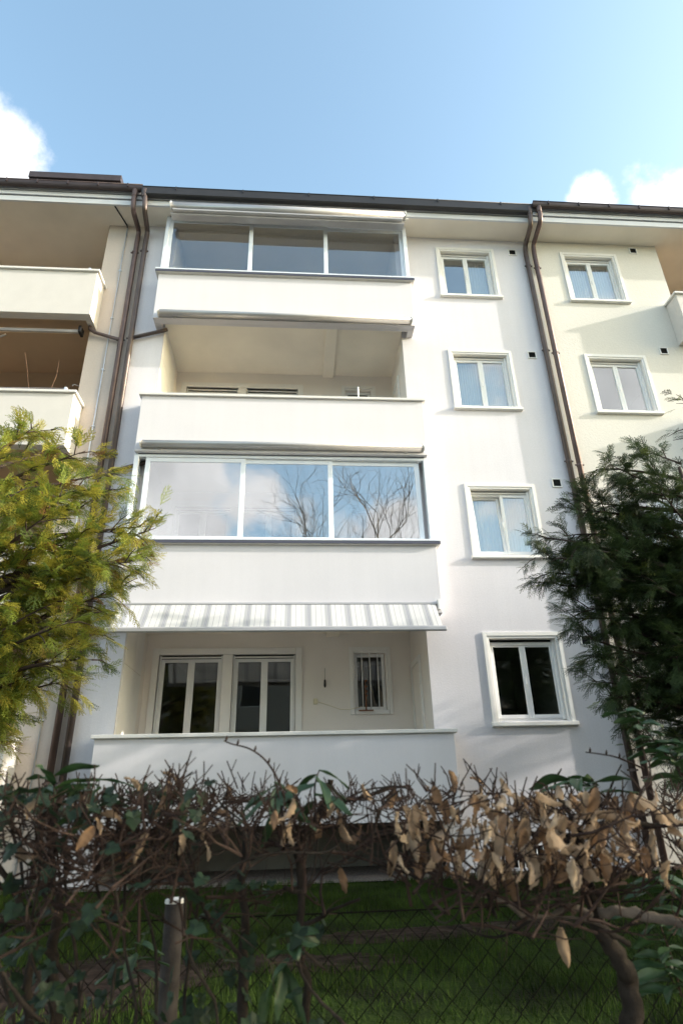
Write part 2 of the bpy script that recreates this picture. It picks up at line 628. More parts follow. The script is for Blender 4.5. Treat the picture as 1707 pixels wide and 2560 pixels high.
# ------------------------------------------------------------------ ground
def ground_material(name, kind):
    M = bpy.data.materials.new(name)
    M.use_nodes = True
    N, L = M.node_tree.nodes, M.node_tree.links
    b = N['Principled BSDF']
    b.inputs['Roughness'].default_value = 1.0
    b.inputs['Specular IOR Level'].default_value = 0.05
    t = N.new('ShaderNodeTexCoord')

    def noise(sc, det=6):
        n = N.new('ShaderNodeTexNoise')
        n.inputs['Scale'].default_value = sc
        n.inputs['Detail'].default_value = det
        L.new(t.outputs['Object'], n.inputs['Vector'])
        return n
    cr = N.new('ShaderNodeValToRGB')
    e = cr.color_ramp.elements
    if kind == 'lawn':
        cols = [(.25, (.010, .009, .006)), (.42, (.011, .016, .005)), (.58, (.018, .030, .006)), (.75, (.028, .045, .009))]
        n = noise(2.2)
    elif kind == 'soil':
        cols = [(.3, (.012, .008, .006)), (.5, (.022, .015, .012)), (.7, (.04, .028, .022))]
        n = noise(9)
    elif kind == 'gravel':
        cols = [(.3, (.08, .07, .065)), (.5, (.15, .13, .12)), (.7, (.24, .21, .19))]
        n = noise(45, 3)
    elif kind == 'asphalt':
        cols = [(.3, (.045, .045, .047)), (.7, (.065, .064, .062))]
        n = noise(30)
    else:
        cols = [(.3, (.05, .055, .03)), (.7, (.085, .08, .05))]
        n = noise(.3)
    e[0].position, e[0].color = cols[0][0], (*cols[0][1], 1)
    e[1].position, e[1].color = cols[-1][0], (*cols[-1][1], 1)
    for p_, c_ in cols[1:-1]:
        e.new(p_).color = (*c_, 1)
    L.new(n.outputs['Fac'], cr.inputs[0])
    L.new(cr.outputs[0], b.inputs['Base Color'])
    bp = N.new('ShaderNodeBump')
    bp.inputs['Strength'].default_value = .6
    bp.inputs['Distance'].default_value = .03
    L.new(noise({'gravel': 70, 'soil': 25}.get(kind, 40)).outputs['Fac'], bp.inputs['Height'])
    L.new(bp.outputs[0], b.inputs['Normal'])
    return M


G_LAWN, G_SOIL, G_GRAV, G_ASPH, G_FIELD = [ground_material('ground_' + k, k) for k in ('lawn', 'soil', 'gravel', 'asphalt', 'field')]


def gz(x, y):
    """garden level 0 by the house, banked down to the street in front of the hedge"""
    t = min(max((-6.3 - y) / 1.5, 0), 1)
    t = t * t * (3 - 2 * t)
    return -.55 * t


def sheet(name, x0, x1, y0, y1, nx, ny, zf, material):
    X, Y = np.meshgrid(np.linspace(x0, x1, nx), np.linspace(y0, y1, ny))
    Z = np.array([[zf(a, b) for a, b in zip(r_, s_)] for r_, s_ in zip(X, Y)])
    V = np.c_[X.ravel(), Y.ravel(), Z.ravel()]
    i = np.arange(nx * ny).reshape(ny, nx)
    F = np.stack([i[:-1, :-1], i[:-1, 1:], i[1:, 1:], i[1:, :-1]], -1).reshape(-1, 4)
    return structure(np_mesh(name, V, F, material, None, True))


sheet('ground', -1500, 1500, -1500, 1500, 3, 3, lambda x, y: -.60, G_FIELD)
sheet('road', -120, 120, -19, -12.2, 3, 2, lambda x, y: -.575, G_ASPH)
sheet('pavement', -120, 120, -12.2, -7.80, 3, 2, lambda x, y: -.55, mat('pavement_slabs', (.32, .31, .295), .9, noise=(40, .12), var=.1))
kb = MB().box(-120, 120, -12.32, -12.18, -.62, -.545).build('kerb', mat('kerb_stone', (.25, .24, .23), .85, noise=(30, .15)))
structure(kb)


def wob(x, y):
    return gz(x, y) + .025 * math.sin(x * 1.7 + y) * math.sin(y * 1.3 - .4 * x)


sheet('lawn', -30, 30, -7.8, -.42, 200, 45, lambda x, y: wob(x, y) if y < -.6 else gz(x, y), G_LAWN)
sheet('gravel_strip', -30, 30, -.50, 1.5, 60, 6, lambda x, y: .012, G_GRAV)


def patch(name, cx, cy, ax, ay, material, seed, z=.012):
    rs = random.Random(seed)
    n, V, F = 28, [(cx, cy, wob(cx, cy) + z)], []
    for k in range(n):
        a = 2 * math.pi * k / n
        r_ = rs.uniform(.75, 1.15)
        x, y = cx + ax * r_ * math.cos(a), cy + ay * r_ * math.sin(a)
        V.append(((cx + x) / 2, (cy + y) / 2, wob((cx + x) / 2, (cy + y) / 2) + z))
        V.append((x, y, wob(x, y) + z * .4))
    for k in range(n):
        j = (k + 1) % n
        F.append((0, 1 + 2 * k, 1 + 2 * j, 1 + 2 * j))
        F.append((1 + 2 * k, 2 + 2 * k, 2 + 2 * j, 1 + 2 * j))
    F = [tuple(dict.fromkeys(f)) for f in F]
    me = bpy.data.meshes.new(name)
    me.from_pydata(V, [], F)
    me.materials.append(material)
    o = bpy.data.objects.new(name, me)
    col.objects.link(o)
    return structure(o)


patch('soil_bed', -4.15, -4.75, 1.0, .75, G_SOIL, 1, .012)
patch('soil_bed', -1.6, -3.62, 1.5, .26, G_SOIL, 2, .012)
patch('soil_bed', -2.75, -4.35, .7, .3, G_SOIL, 5, .012)

# grass blades on the part of the lawn that shows
nb = 110000
gx = RNG.uniform(-7.5, 3.5, nb)
gy = -RNG.uniform(.42, 6.2, nb) ** 1.0
keep = np.ones(nb, bool)
for cx, cy, ax, ay in ((-4.15, -4.75, .9, .65), (-1.6, -3.62, 1.35, .2), (-2.75, -4.35, .6, .22)):
    keep &= ((gx - cx) / ax) ** 2 + ((gy - cy) / ay) ** 2 > 1 - .75 * RNG.random(nb)
keep &= (np.sin(gx * 3.1 + 1.7 * np.sin(gy * 2.3)) * np.sin(gy * 3.7 + gx) + RNG.normal(0, .45, nb)) > -.75
gx, gy = gx[keep], gy[keep]
nb = len(gx)
gzv = .025 * np.sin(gx * 1.7 + gy) * np.sin(gy * 1.3 - .4 * gx)
gh = RNG.uniform(.025, .075, nb) * (.7 + .6 * (np.sin(gx * 2.1) * np.sin(gy * 2.7 + 1) > -.1))
ga = RNG.uniform(0, 2 * np.pi, nb)
gw = RNG.uniform(.002, .0045, nb)
gl_ = RNG.uniform(-.035, .035, (nb, 2))
V = np.empty((nb, 3, 3))
V[:, 0] = np.c_[gx - gw * np.cos(ga), gy - gw * np.sin(ga), gzv - .005]
V[:, 1] = np.c_[gx + gw * np.cos(ga), gy + gw * np.sin(ga), gzv - .005]
V[:, 2] = np.c_[gx + gl_[:, 0], gy + gl_[:, 1], gzv + gh]
M_GRASS = mat('grass_blades', (.026, .044, .008), .9, noise=(14, .4), var=.6, var_scale=1.6, transl=.2, spec=.08)
go = np_mesh('grass', V.reshape(-1, 3), np.arange(nb * 3).reshape(-1, 3), M_GRASS)
tag(go, 'short green lawn grass between the hedge and the house', 'grass', kind='stuff')

# ------------------------------------------------------------------ the apartment house: three stepped sections
ZP = [1.769, 4.5355, 7.2507, 10.0444]            # tops of the parapets
ZB = [z - 1.13 for z in ZP]
WT = [3.1923, 5.7666, 8.6565, 11.3564]           # window surround tops
SOFFIT = 11.63
RDZ = -.06


def loggia(parent, k, x0, x1, y0, y1, zf, zc, paint, main=True, dz=0.0):
    mb = MB()
    # walls of the recess (set a hair inside the opening)
    e = .004
    holes = []
    ft = 3.2839 + ZP[k] - ZP[0]
    if main:
        holes = [(-5.11, -4.06, zf, ft - .11), (-3.89, -2.84, zf, ft - .11), (-1.85, -1.32, ft - 1.044, ft - .104)]
    wall_sheet(mb, x0 + e, x1 - e, zf, zc, y1, holes, .14)
    mb.quad((x0 + e, y0, zf), (x0 + e, y1, zf), (x0 + e, y1, zc), (x0 + e, y0, zc))
    mb.quad((x1 - e, y0, zc), (x1 - e, y1, zc), (x1 - e, y1, zf), (x1 - e, y0, zf))
    lg = mb.build('loggia_wall', paint, parent)
    return lg, ft


def parapet(parent, k, x0, x1, y, zt, zb, ywall, paint, glazed=False, right_only=False):
    """box parapet in front of the wall: front panel, two returns, soffit lip; coping on top"""
    th = .12
    mb = MB()
    mb.box(x0, x1, y, y + th, zb, zt - .05)
    mb.box(x0, x0 + th, y + th, ywall - .002, zb, zt - .05)
    mb.box(x1 - th, x1, y + th, ywall - .002, zb, zt - .05)
    mb.box(x0 + th, x1 - th, y + th, y + .17, zb, zb + .3)
    p = mb.build('parapet', paint, parent, bevel=.006)
    o = .055 if glazed else .042
    cp = MB()
    cp.box(x0 - o, x1 + o, y - o, y + th + .05, zt - .05, zt)
    cp.box(x0 - o, x0 + th + .03, y + th + .05, ywall - .003, zt - .05, zt)
    cp.box(x1 - th - .03, x1 + o, y + th + .05, ywall - .003, zt - .05, zt)
    cp.build('coping', M_CAP, p, bevel=.008)
    return p


def cassette(parent, x0, x1, yb, zb, zt, name='case'):
    """closed awning case: rounded front, thin joint line, end caps"""
    h = zt - zb
    prof = [(yb, zb + .02), (yb, zt - .01)]
    prof += [(yb - .02, zt)]
    for i in range(9):
        a = math.pi / 2 - i * (math.pi * .95) / 8
        prof.append((yb - .055 - .075 * math.cos(a), (zb + zt) / 2 + h * .46 * math.sin(a)))
    prof.append((yb - .03, zb))
    c = MB().profile_x(prof, x0 + .025, x1 - .025).build(name, M_CAS, parent, True)
    c.data.polygons.foreach_set('use_smooth', [len(p.vertices) == 4 for p in c.data.polygons])
    big = [(yb - .06 + (y - yb + .06) * 1.08, (zb + zt) / 2 + (z - (zb + zt) / 2) * 1.08) for y, z in prof]
    for xa, xb in ((x0, x0 + .024), (x1 - .024, x1)):
        MB().profile_x(big, xa, xb).build('end_cap', M_TRIM, parent)
    zl = zt - .012
    MB().box(x0 + .03, x1 - .03, yb - .075, yb - .02, zl + .002, zl + .010).build('joint_line', M_BLACKM, parent)
    return c


def gutter(parent, x0, x1, y, zt, depth, material, clips, boxy=False):
    pr = []
    n = 10
    for i in range(n + 1):
        a = math.pi + math.pi * i / n
        pr.append((y + depth * .5 * (1 + math.cos(a)) - depth, zt + depth * .95 * math.sin(a)))
    if boxy:
        pr = [(y - depth, zt), (y - depth, zt - .19), (y - depth + .02, zt - .215), (y, zt - .215), (y, zt)]
    g = MB().profile_x(pr, x0, x1).build('gutter', material, parent, False)
    MB().tube([(x0, y - depth, zt), (x1, y - depth, zt)], .010, 8).build('gutter_bead', material, g, True)
    for i in range(clips):
        x = x0 + (x1 - x0) * (i + .5) / clips
        MB().box(x - .012, x + .012, y - depth - .013, y - depth + .03, zt - .07, zt + .012).build('gutter_clip', material, g)
    return g


def eaves(parent, x0, x1, ywall, zs, gut_mat, boxy, clips):
    """flat soffit, two-step fascia, gutter, pitched roof behind"""
    yf = ywall - .50
    MB().quad((x0, yf, zs), (x1, yf, zs), (x1, ywall + 1.7, zs), (x0, ywall + 1.7, zs)).build('soffit', M_CEIL, parent)
    f = MB()
    f.box(x0, x1, yf - .012, yf + .03, zs - .012, zs + .115)
    f.box(x0, x1, yf - .03, yf + .03, zs + .145, zs + .24)
    f.box(x0, x1, yf - .045, yf + .03, zs + .262, zs + .33)
    fo = f.build('fascia', M_FASCIA, parent, bevel=.004)
    d = MB()
    d.box(x0, x1, yf + .004, yf + .02, zs + .115, zs + .145)
    d.box(x0, x1, yf - .018, yf + .02, zs + .24, zs + .262)
    d.build('shadow_groove', M_BLACKM, fo)
    gutter(parent, x0, x1, yf - .05, zs + (.345 if boxy else .375), .10 if boxy else .13, gut_mat, clips, boxy)
    zr = zs + .30
    r = MB()
    r.quad((x0, yf - .02, zr), (x1, yf - .02, zr), (x1, 5.2, zr + 3.4), (x0, 5.2, zr + 3.4))
    r.quad((x0, 5.2, zr + 3.4), (x1, 5.2, zr + 3.4), (x1, 11, zr), (x0, 11, zr))
    r.quad((x0, 10.5, -.1), (x0, 10.5, zr), (x1, 10.5, zr), (x1, 10.5, -.1))
    ro = r.build('roof', M_ROOF, parent)
    return ro


# ---- middle section
XL, XR = -5.93, 1.94
LX0, LX1, LY = -5.33, -.86, 1.3728
house = thing('apartment_building', 'white four-storey house section in the middle with four stacked loggias and one window column', 'building', ((XL + XR) / 2, 4, 0))
holes = [(LX0, LX1, 0.0, SOFFIT + .05)]
for k in range(4):
    holes.append((.0 + .091, 1.2368 - .091, WT[k] - 1.3819 + .08, WT[k] - .091))
BW = (-.10, .62, .04, .30)                        # basement window
holes.append(BW)
mb2 = MB()
# front wall without the tall loggia opening, built from the same sheet
wall_sheet(mb2, XL, XR, -.1, SOFFIT, 0, holes, .14)
mb2.quad((XL, 0, -.1), (XL, 0, SOFFIT), (XL, 10.5, SOFFIT), (XL, 10.5, -.1))
mb2.quad((XR, 0, -.1), (XR, 10.5, -.1), (XR, 10.5, SOFFIT), (XR, 0, SOFFIT))
mb2.build('wall', M_WHITE, house)
eaves(house, XL, XR, 0, SOFFIT, M_GUT, True, 6)

CURT = [(None, None), (8, 9), (10, 11), (None, 7)]
for k in range(4):
    window(house, 0, 1.2368, WT[k] - 1.3819, WT[k], 0, gl=G_GREY if k == 0 else G_WIN, curtains=CURT[k],
           blind=(.09, .055, .06, .055)[k], tilt=(k == 1), seed=k)
    room(house, -.75, 1.85 if k else 1.45, .20, 4.2 if k else 3.0, WT[k] - 2.30, WT[k] + .16, None if k else mat('pale_room_paint', (.72, .74, .66), .9))
for z in (11.29, 8.58, 5.80):
    wall_vent(house, 1.645, z, 0)
wall_vent(house, 1.62, 3.06, 0)

# basement window with bars, low railing of its light well
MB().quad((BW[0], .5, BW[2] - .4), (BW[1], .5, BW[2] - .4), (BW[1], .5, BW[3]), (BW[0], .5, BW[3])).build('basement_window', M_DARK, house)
for i in range(8):
    x = BW[0] + .05 + i * .09
    MB().tube([(x, .03, BW[2]), (x, .03, BW[3])], .008, 6).build('basement_bar', M_PVC, house, True)

for k in range(4):
    zf, zc = ZB[k] + .14, (ZB[k + 1] + .125 if k < 3 else SOFFIT - .006)
    lg, ft = loggia(house, k, LX0, LX1, 0, LY, zf, zc, M_LOG)
    # floor slab (its underside is the ceiling of the loggia below)
    sl = MB()
    sl.box(LX0 + .002, LX1 - .002, -.17, LY, ZB[k] + .12, ZB[k] + .14)
    so = sl.build('floor_slab', M_CEIL, house)
    if k in (1, 2, 3):
        MB().box(-2.32, -2.10, -.16, LY - .01, ZB[k] + .055, ZB[k] + .119).build('ceiling_beam', M_CEIL, so, bevel=.004)
    parapet(house, k, -5.475, -.662, -.34, ZP[k], ZB[k], 0, M_SMOOTH, glazed=k in (1, 3))
    # garden door front: one surround, two openings with two leaves each
    fr = MB()
    y = LY
    fr.box(-5.217, -5.11, y - .03, y + .05, zf, ft)
    fr.box(-2.84, -2.733, y - .03, y + .05, zf, ft)
    fr.box(-5.11, -2.84, y - .03, y + .05, ft - .11, ft)
    fr.box(-4.06, -3.89, y - .02, y + .05, zf, ft - .11)
    fw = fr.build('french_window', M_TRIM, house, bevel=.006)
    for xa, xb in ((-5.11, -4.06), (-3.89, -2.84)):
        MB().box(xa, xb, y + .045, y + .13, ft - .165, ft - .111).build('shutter_slot', M_DARK, fw)
        MB().box(xa + .03, xb - .03, y + .03, y + .06, ft - .16, ft - .135).build('shutter_rail', M_TRIM, fw)
        for ga in (xa + .004, xb - .03):
            MB().box(ga, ga + .026, y + .03, y + .08, zf, ft - .12).build('guide_rail', M_PVC, fw)
        cx = (xa + xb) / 2
        for a, b in ((xa + .03, cx), (cx + .001, xb - .03)):
            s_ = MB()
            sash(s_, a, b, zf + .02, ft - .165, y + .07, .055)
            s_.build('sash', M_PVC, fw, bevel=.004)
            MB().box(a + .053, b - .053, y + .09, y + .096, zf + .08, ft - .218).build('pane', G_DARK, fw)
    MB().box(-3.385, -3.36, y + .04, y + .07, zf + 1.02, zf + 1.14).build('handle', M_PVC, fw, bevel=.004)
    room(house, -5.28, -2.4, LY + .16, LY + 4.5, zf, zc)
    # small window beside it
    sw = MB()
    for o_, i_, yy in ((0, .06, y - .03), (.06, .083, y - .012)):
        sw.box(-1.933 + o_, -1.933 + i_, yy, y + .05, ft - 1.111, ft - o_)
        sw.box(-1.223 - i_, -1.223 - o_, yy, y + .05, ft - 1.111, ft - o_)
        sw.box(-1.933 + i_, -1.223 - i_, yy, y + .05, ft - i_ - .02 * (i_ > .07), ft - o_)
    sw.box(-1.933 + .083, -1.223 - .083, y - .05, y + .12, ft - 1.111, ft - 1.04)
    so2 = sw.build('small_window', M_TRIM, house, bevel=.005)
    s_ = MB()
    sash(s_, -1.845, -1.325, ft - 1.04, ft - .11, y + .06, .05)
    s_.build('sash', M_PVC, so2, bevel=.004)
    MB().box(-1.80, -1.37, y + .08, y + .086, ft - .99, ft - .16).build('pane', G_DARK, so2)
    room(house, -2.3, -.95, LY + .16, LY + 3, zf, zc)
    if k == 0:
        for i in range(3):
            x = -1.72 + i * .135
            MB().tube([(x, y - .01, ft - 1.04), (x, y - .01, ft - .10)], .009, 8).build('window_bar', M_PVC, so2, True)
    # door in the right-hand side wall
    dz = 2.98 - 3.2839 + ft
    d = MB()
    xw = LX1 - .004
    d.box(xw - .03, xw - .001, .56, .64, zf, dz)
    d.box(xw - .03, xw - .001, 1.27, 1.355, zf, dz)
    d.box(xw - .03, xw - .001, .64, 1.27, dz - .09, dz)
    do = d.build('side_door', M_TRIM, house, bevel=.005)
    MB().box(xw - .012, xw - .001, .645, 1.265, zf + .01, dz - .095).build('door_leaf', M_LOG, do)
    MB().box(xw - .02, xw - .012, .72, 1.19, zf + .15, dz - .25).build('door_panel', M_LOG, do, bevel=.004)
    # boarded left-hand side wall
    for (ya, yb, za, zb_) in ((.03, .62, zf, zf + .95), (.03, .62, zf + .958, zc - .75), (.03, .62, zc - .742, zc - .01),
                              (.628, 1.1, zf, zf + .95), (.628, 1.1, zf + .958, zc - .75), (.628, 1.1, zc - .742, zc - .01)):
        MB().box(LX0 + .004, LX0 + .016, ya, yb, za, zb_).build('wall_board', M_TRIM, lg, bevel=.003)

# dark crawl space under the lowest balcony
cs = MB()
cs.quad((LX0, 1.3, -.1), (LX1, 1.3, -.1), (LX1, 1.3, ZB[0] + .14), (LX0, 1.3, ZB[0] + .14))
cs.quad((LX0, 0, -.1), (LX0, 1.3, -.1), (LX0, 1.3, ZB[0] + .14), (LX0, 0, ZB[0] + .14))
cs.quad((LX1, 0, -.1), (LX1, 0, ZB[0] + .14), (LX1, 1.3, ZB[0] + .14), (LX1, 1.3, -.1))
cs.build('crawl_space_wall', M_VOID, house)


def glazing(parent, z0, z1, xs, gm):
    """aluminium sliding glazing standing on the parapet; xs = sash edges"""
    y = -.235
    a, b = -5.485, -.655
    f = MB()
    f.box(a, a + .075, y - .03, y + .06, z0 + .02, z1)
    f.box(b - .075, b, y - .03, y + .06, z0 + .02, z1)
    f.box(a + .075, b - .075, y - .029, y + .06, z1 - .06, z1)
    f.box(a - .05, b + .05, y - .178, y + .06, z0 + .002, z0 + .035)
    for xx in (a, b - .05):                       # return to the house wall
        f.box(xx, xx + .05, -.055, -.004, z0 + .02, z1)
        f.box(xx + .005, xx + .045, y + .06, -.055, z1 - .05, z1)
        f.box(xx + .005, xx + .045, y + .06, -.055, z0 + .02, z0 + .06)
    g = f.build('balcony_glazing', M_ALU, parent, bevel=.004)
    for xx in (a + .02, b - .03):
        MB().box(xx, xx + .008, y + .06, -.055, z0 + .06, z1 - .05).build('side_pane', gm, g)
    MB().box(a - .045, b + .048, y - .172, y - .162, z0 - .042, z0 + .0005).build('dark_sill', M_DARKCAP, g)
    MB().box(a + .06, b - .06, y - .035, y - .0305, z1 - .012, z1).build('rail_line', M_DARKCAP, g)
    for i in range(3):
        xa, xb = xs[i] - (.042 if i else 0), xs[i + 1] + .042 * (i < 2)
        yy = y + (-.012, .012, .036)[i] + .0
        s_ = MB()
        sash(s_, xa, xb, z0 + .04, z1 - .062, yy, .078, .022)
        s_.build('sliding_sash', M_ALU, g, bevel=.003)
        MB().box(xa + .076, xb - .076, yy + .008, yy + .014, z0 + .125, z1 - .138).build('pane', gm, g)
    return g


glazing(house, ZP[3], SOFFIT - .01, (-5.42, -3.80, -2.31, -.72), G_TOP)
glazing(house, ZP[1], ZB[2] - .004, (-5.30, -3.73, -2.30, -.80), G_GLAZ)

# awnings: three closed cases and one let out
for (za, zb_, yb, lab) in ((11.46, 11.655, -.515, 'closed awning case at the eaves above the top glazed balcony'),
                           (8.925, 9.04, -.342, 'closed awning case under the parapet of the top balcony'),
                           (6.165, 6.285, -.342, 'closed awning case above the lower glazed balcony')):
    t = thing('awning', lab, 'awning', (-3.07, yb, za), 'awnings of the middle balconies')
    x0, x1 = (-5.36, -.70) if za > 11 else (-5.38, -.73)
    cassette(t, x0, x1, yb, za, zb_)
    for x in (x0 + .3, x1 - .3):
        MB().box(x - .03, x + .03, yb - .02, yb + .004, za - .02, za + .06).build('bracket', M_CAS, t)
    if za > 11:
        MB().box(x0 + .05, x1 - .08, yb - .09, yb + .02, za - .045, za - .006).build('bottom_rail', M_CAS, t, bevel=.01)
        MB().box(x0 + .01, x1 - .04, yb - .02, yb + .14, za - .085, za - .05).build('mounting_rail', M_CAS, t, bevel=.006)
        MB().tube([(x1 + .0, yb - .05, za + .02), (x1 + .05, yb - .05, za + .01)], .012, 8).build('crank_stub', M_TRIM, t, True)

t = thing('awning', 'white and lavender striped awning let out above the lowest balcony', 'awning', (-3.07, -.36, 3.5), 'awnings of the middle balconies')
x0, x1 = -5.37, -.775
nx, ny = 90, 10
V, F, UVs = [], [], []
for j in range(ny):
    s_ = j / (ny - 1)
    for i in range(nx):
        u_ = i / (nx - 1)
        sag = -.012 * math.sin(math.pi * s_) * (1 + .6 * math.sin(u_ * 31) * math.sin(u_ * 7 + 1))
        V.append((x0 + (x1 - x0) * u_ + .012 * math.sin(u_ * 23) * s_ * 0, -.385 - .36 * s_, 3.535 - .455 * s_ + sag))
for j in range(ny - 1):
    for i in range(nx - 1):
        a = j * nx + i
        F.append((a, a + 1, a + nx + 1, a + nx))
fo = np_mesh('fabric', np.array(V), np.array(F), M_AWN, t, True)
uvl = fo.data.uv_layers.new(name='UVMap')
li = np.empty(len(fo.data.loops), np.int32)
fo.data.loops.foreach_get('vertex_index', li)
uv = np.array([(v[0] + 6, v[2]) for v in V])[li]
uvl.data.foreach_set('uv', uv.astype(np.float32).ravel())
MB().box(x0 - .01, x1 + .03, -.40, -.341, 3.525, 3.56).build('wall_rail', M_CAS, t, bevel=.006)
fb = MB().profile_x([(-.72, 3.105), (-.765, 3.108), (-.785, 3.09), (-.785, 3.045), (-.77, 3.03), (-.735, 3.035)], x0 - .04, x1 + .04).build('front_bar', M_CAS, t, bevel=.005)
for x in (x0 + .12, x1 - .12):
    MB().tube([(x, -.36, 3.47), (x + (.0), -.75, 3.06)], .016, 8).build('arm', M_PVC, t, True)
MB().box(x1 + .03, x1 + .07, -.42, -.343, 3.44, 3.60).build('side_bracket', M_TRIM, t, bevel=.008)

# ---- right-hand section, set 5 cm forward
YR = -.05
rh = thing('apartment_building', 'cream house section on the right behind the dark yew', 'building', (6, 4, 0))
holes = []
for k in range(4):
    zt = WT[k] + RDZ
    holes.append((2.645 + .091, 2.645 + 1.2368 - .091, zt - 1.3819 + .08, zt - .091))
SR = 11.60
RL0, RL1 = 4.83, 9.25
mb = MB()
wall_sheet(mb, XR, 11, -.1, SR, YR, holes + [(RL0, RL1, 0.0, SR + .05)], .14)
mb.quad((XR, YR, -.1), (XR, YR, SR + .4), (XR, .0, SR + .4), (XR, .0, -.1))
mb.quad((11, YR, -.1), (11, 10.5, -.1), (11, 10.5, SR), (11, YR, SR))
mb.build('wall', M_CREAM, rh)
eaves(rh, XR + .002, 11, YR, SR, M_GUTB, False, 14)
for k in range(4):
    zt = WT[k] + RDZ
    window(rh, 2.645, 3.8818, zt - 1.3819, zt, YR, curtains=((None, None), (8, 8), (None, None), (9, 8))[k], blind=.055, seed=10 + k)
    room(rh, 2.1, 4.6, .2, 4, zt - 2.3, zt + .16)
    wall_vent(rh, 4.30, (3.3, 6.0, 8.73, 11.43)[k], YR)
    zpk = 9.93 + (k - 3) * 2.74
    zbk = zpk - 1.06
    parapet(rh, k, 4.645, 9.4, -.40, zpk, zbk, YR, M_CREAMP)
    MB().box(RL0 + .002, RL1 - .002, -.24, 1.25, zbk + .1, zbk + .13).build('floor_slab', M_CEIL, rh)
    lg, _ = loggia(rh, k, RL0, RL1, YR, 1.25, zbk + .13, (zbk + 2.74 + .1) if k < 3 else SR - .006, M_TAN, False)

# ---- left-hand section, set 5 cm back
YL = .05
lh = thing('apartment_building', 'shaded beige house section on the left with open loggias behind the yew', 'building', (-10, 4, 0))
SL = 11.665
LL0, LL1 = -11.4, -6.695
mb = MB()
wall_sheet(mb, -14, XL + .001, -.1, SL, YL, [(LL0, LL1, 0.0, SL + .05)], .14)
mb.quad((-14, YL, -.1), (-14, YL, SL), (-14, 10.5, SL), (-14, 10.5, -.1))
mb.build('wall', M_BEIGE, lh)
eaves(lh, -14, XL - .002, YL, SL, M_GUTB, False, 14)
for k in range(4):
    zpk = 9.975 + (k - 3) * 2.735
    zbk = zpk - 1.06
    parapet(lh, k, -11.6, -6.575, -.375, zpk, zbk, YL, M_CREAMP)
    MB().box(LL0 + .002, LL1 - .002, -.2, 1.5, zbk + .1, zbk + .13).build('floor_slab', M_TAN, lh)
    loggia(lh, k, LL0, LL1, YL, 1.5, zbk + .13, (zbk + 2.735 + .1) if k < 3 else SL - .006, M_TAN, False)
    if k >= 2:                                    # washing-line brackets on the coping with three wires
        b = MB().box(-6.78, -6.735, -.33, -.25, zpk, zpk + .115).build('wire_bracket', M_GALV, lh, bevel=.006)
        for i in range(3):
            zz = zpk + .045 + i * .025
            MB().tube([(-6.76, -.29 - .01 * i, zz), (-9, -.29 - .01 * i, zz - .02), (-11.5, -.29 - .01 * i, zz)], .0025, 4).build('wire', M_GALV, b)
        h = MB().tube([(-6.76, .2, zpk + .52), (-6.83, .17, zpk + .53), (-6.86, .15, zpk + .50), (-6.84, .13, zpk + .475)], .006, 6).build('hook', M_TRIM, lh, True)
dm = MB()
dm.box(-9.30, -7.33, 1.6, 4.6, 12.2, 14.82)
dmo = dm.build('dormer', M_ROOF, lh)
MB().box(-9.42, -7.22, 1.42, 4.8, 14.82, 15.02).build('dormer_roof', M_GUTB, dmo, bevel=.01)

t = thing('awning', 'folded awning with orange stripes under the upper left balcony', 'awning', (-9, -.05, 8.7))
M_OR = mat('orange_white_cloth', (.62, .48, .36), .9, noise=(2.2, .5))
MB().tube([(-11.3, .0, 8.83), (-6.80, .0, 8.83)], .045, 10).build('roller', M_OR, t, True)
MB().box(-11.3, -6.84, -.10, -.05, 8.74, 8.80).build('front_bar', M_CAS, t, bevel=.006)
MB().tube([(-11.3, .06, 8.69), (-8.3, .06, 8.69), (-8.15, .02, 8.74)], .02, 8).build('arm', M_CAS, t, True)
MB().box(-6.84, -6.79, -.12, .05, 8.74, 8.88).build('end_cap', M_BLACKM, t, bevel=.006)


# ---- rain pipes
def downpipe(label, pts, r, material, brackets, bx, by, hop=None):
    t = thing('downpipe', label, 'downpipe', (pts[-1][0], pts[-1][1], 0), 'rain pipes down the facade')
    pts = [Vector(p) for p in pts]
    sm = []
    for i, p in enumerate(pts):                   # round the bends
        if 0 < i < len(pts) - 1:
            a, b = pts[i - 1], pts[i + 1]
            la, lb = min(.09, (a - p).length * .4), min(.09, (b - p).length * .4)
            pa, pb = p + (a - p).normalized() * la, p + (b - p).normalized() * lb
            for s_ in (0, .25, .5, .75, 1):
                sm.append(pa * (1 - s_) ** 2 + p * 2 * s_ * (1 - s_) + pb * s_ * s_)
        else:
            sm.append(p)
    MB().tube(sm, r, 14).build('pipe', material, t, True)
    p0 = pts[0]
    MB().tube([p0 + Vector((0, 0, .05)), p0 + Vector((0, 0, -.02)), p0 + Vector((0, 0, -.12)), p0 + Vector((0, 0, -.16))],
              [r * 1.35, r * 1.3, r * 1.1, r * 1.02], 14).build('outlet', material, t, True)
    for z in brackets:
        c = MB()
        c.tube([(bx, by, z - .018), (bx, by, z + .018)], r * 1.13, 14)
        c.box(bx + r, bx + r + .03, by - .012, by + .012, z - .012, z + .012)
        c.box(bx - r - .03, bx - r, by - .012, by + .012, z - .012, z + .012)
        c.build('pipe_clip', material, t)
    return t


br = [10.85, 8.65, 6.2, 3.7, 1.2]
R_ = .048
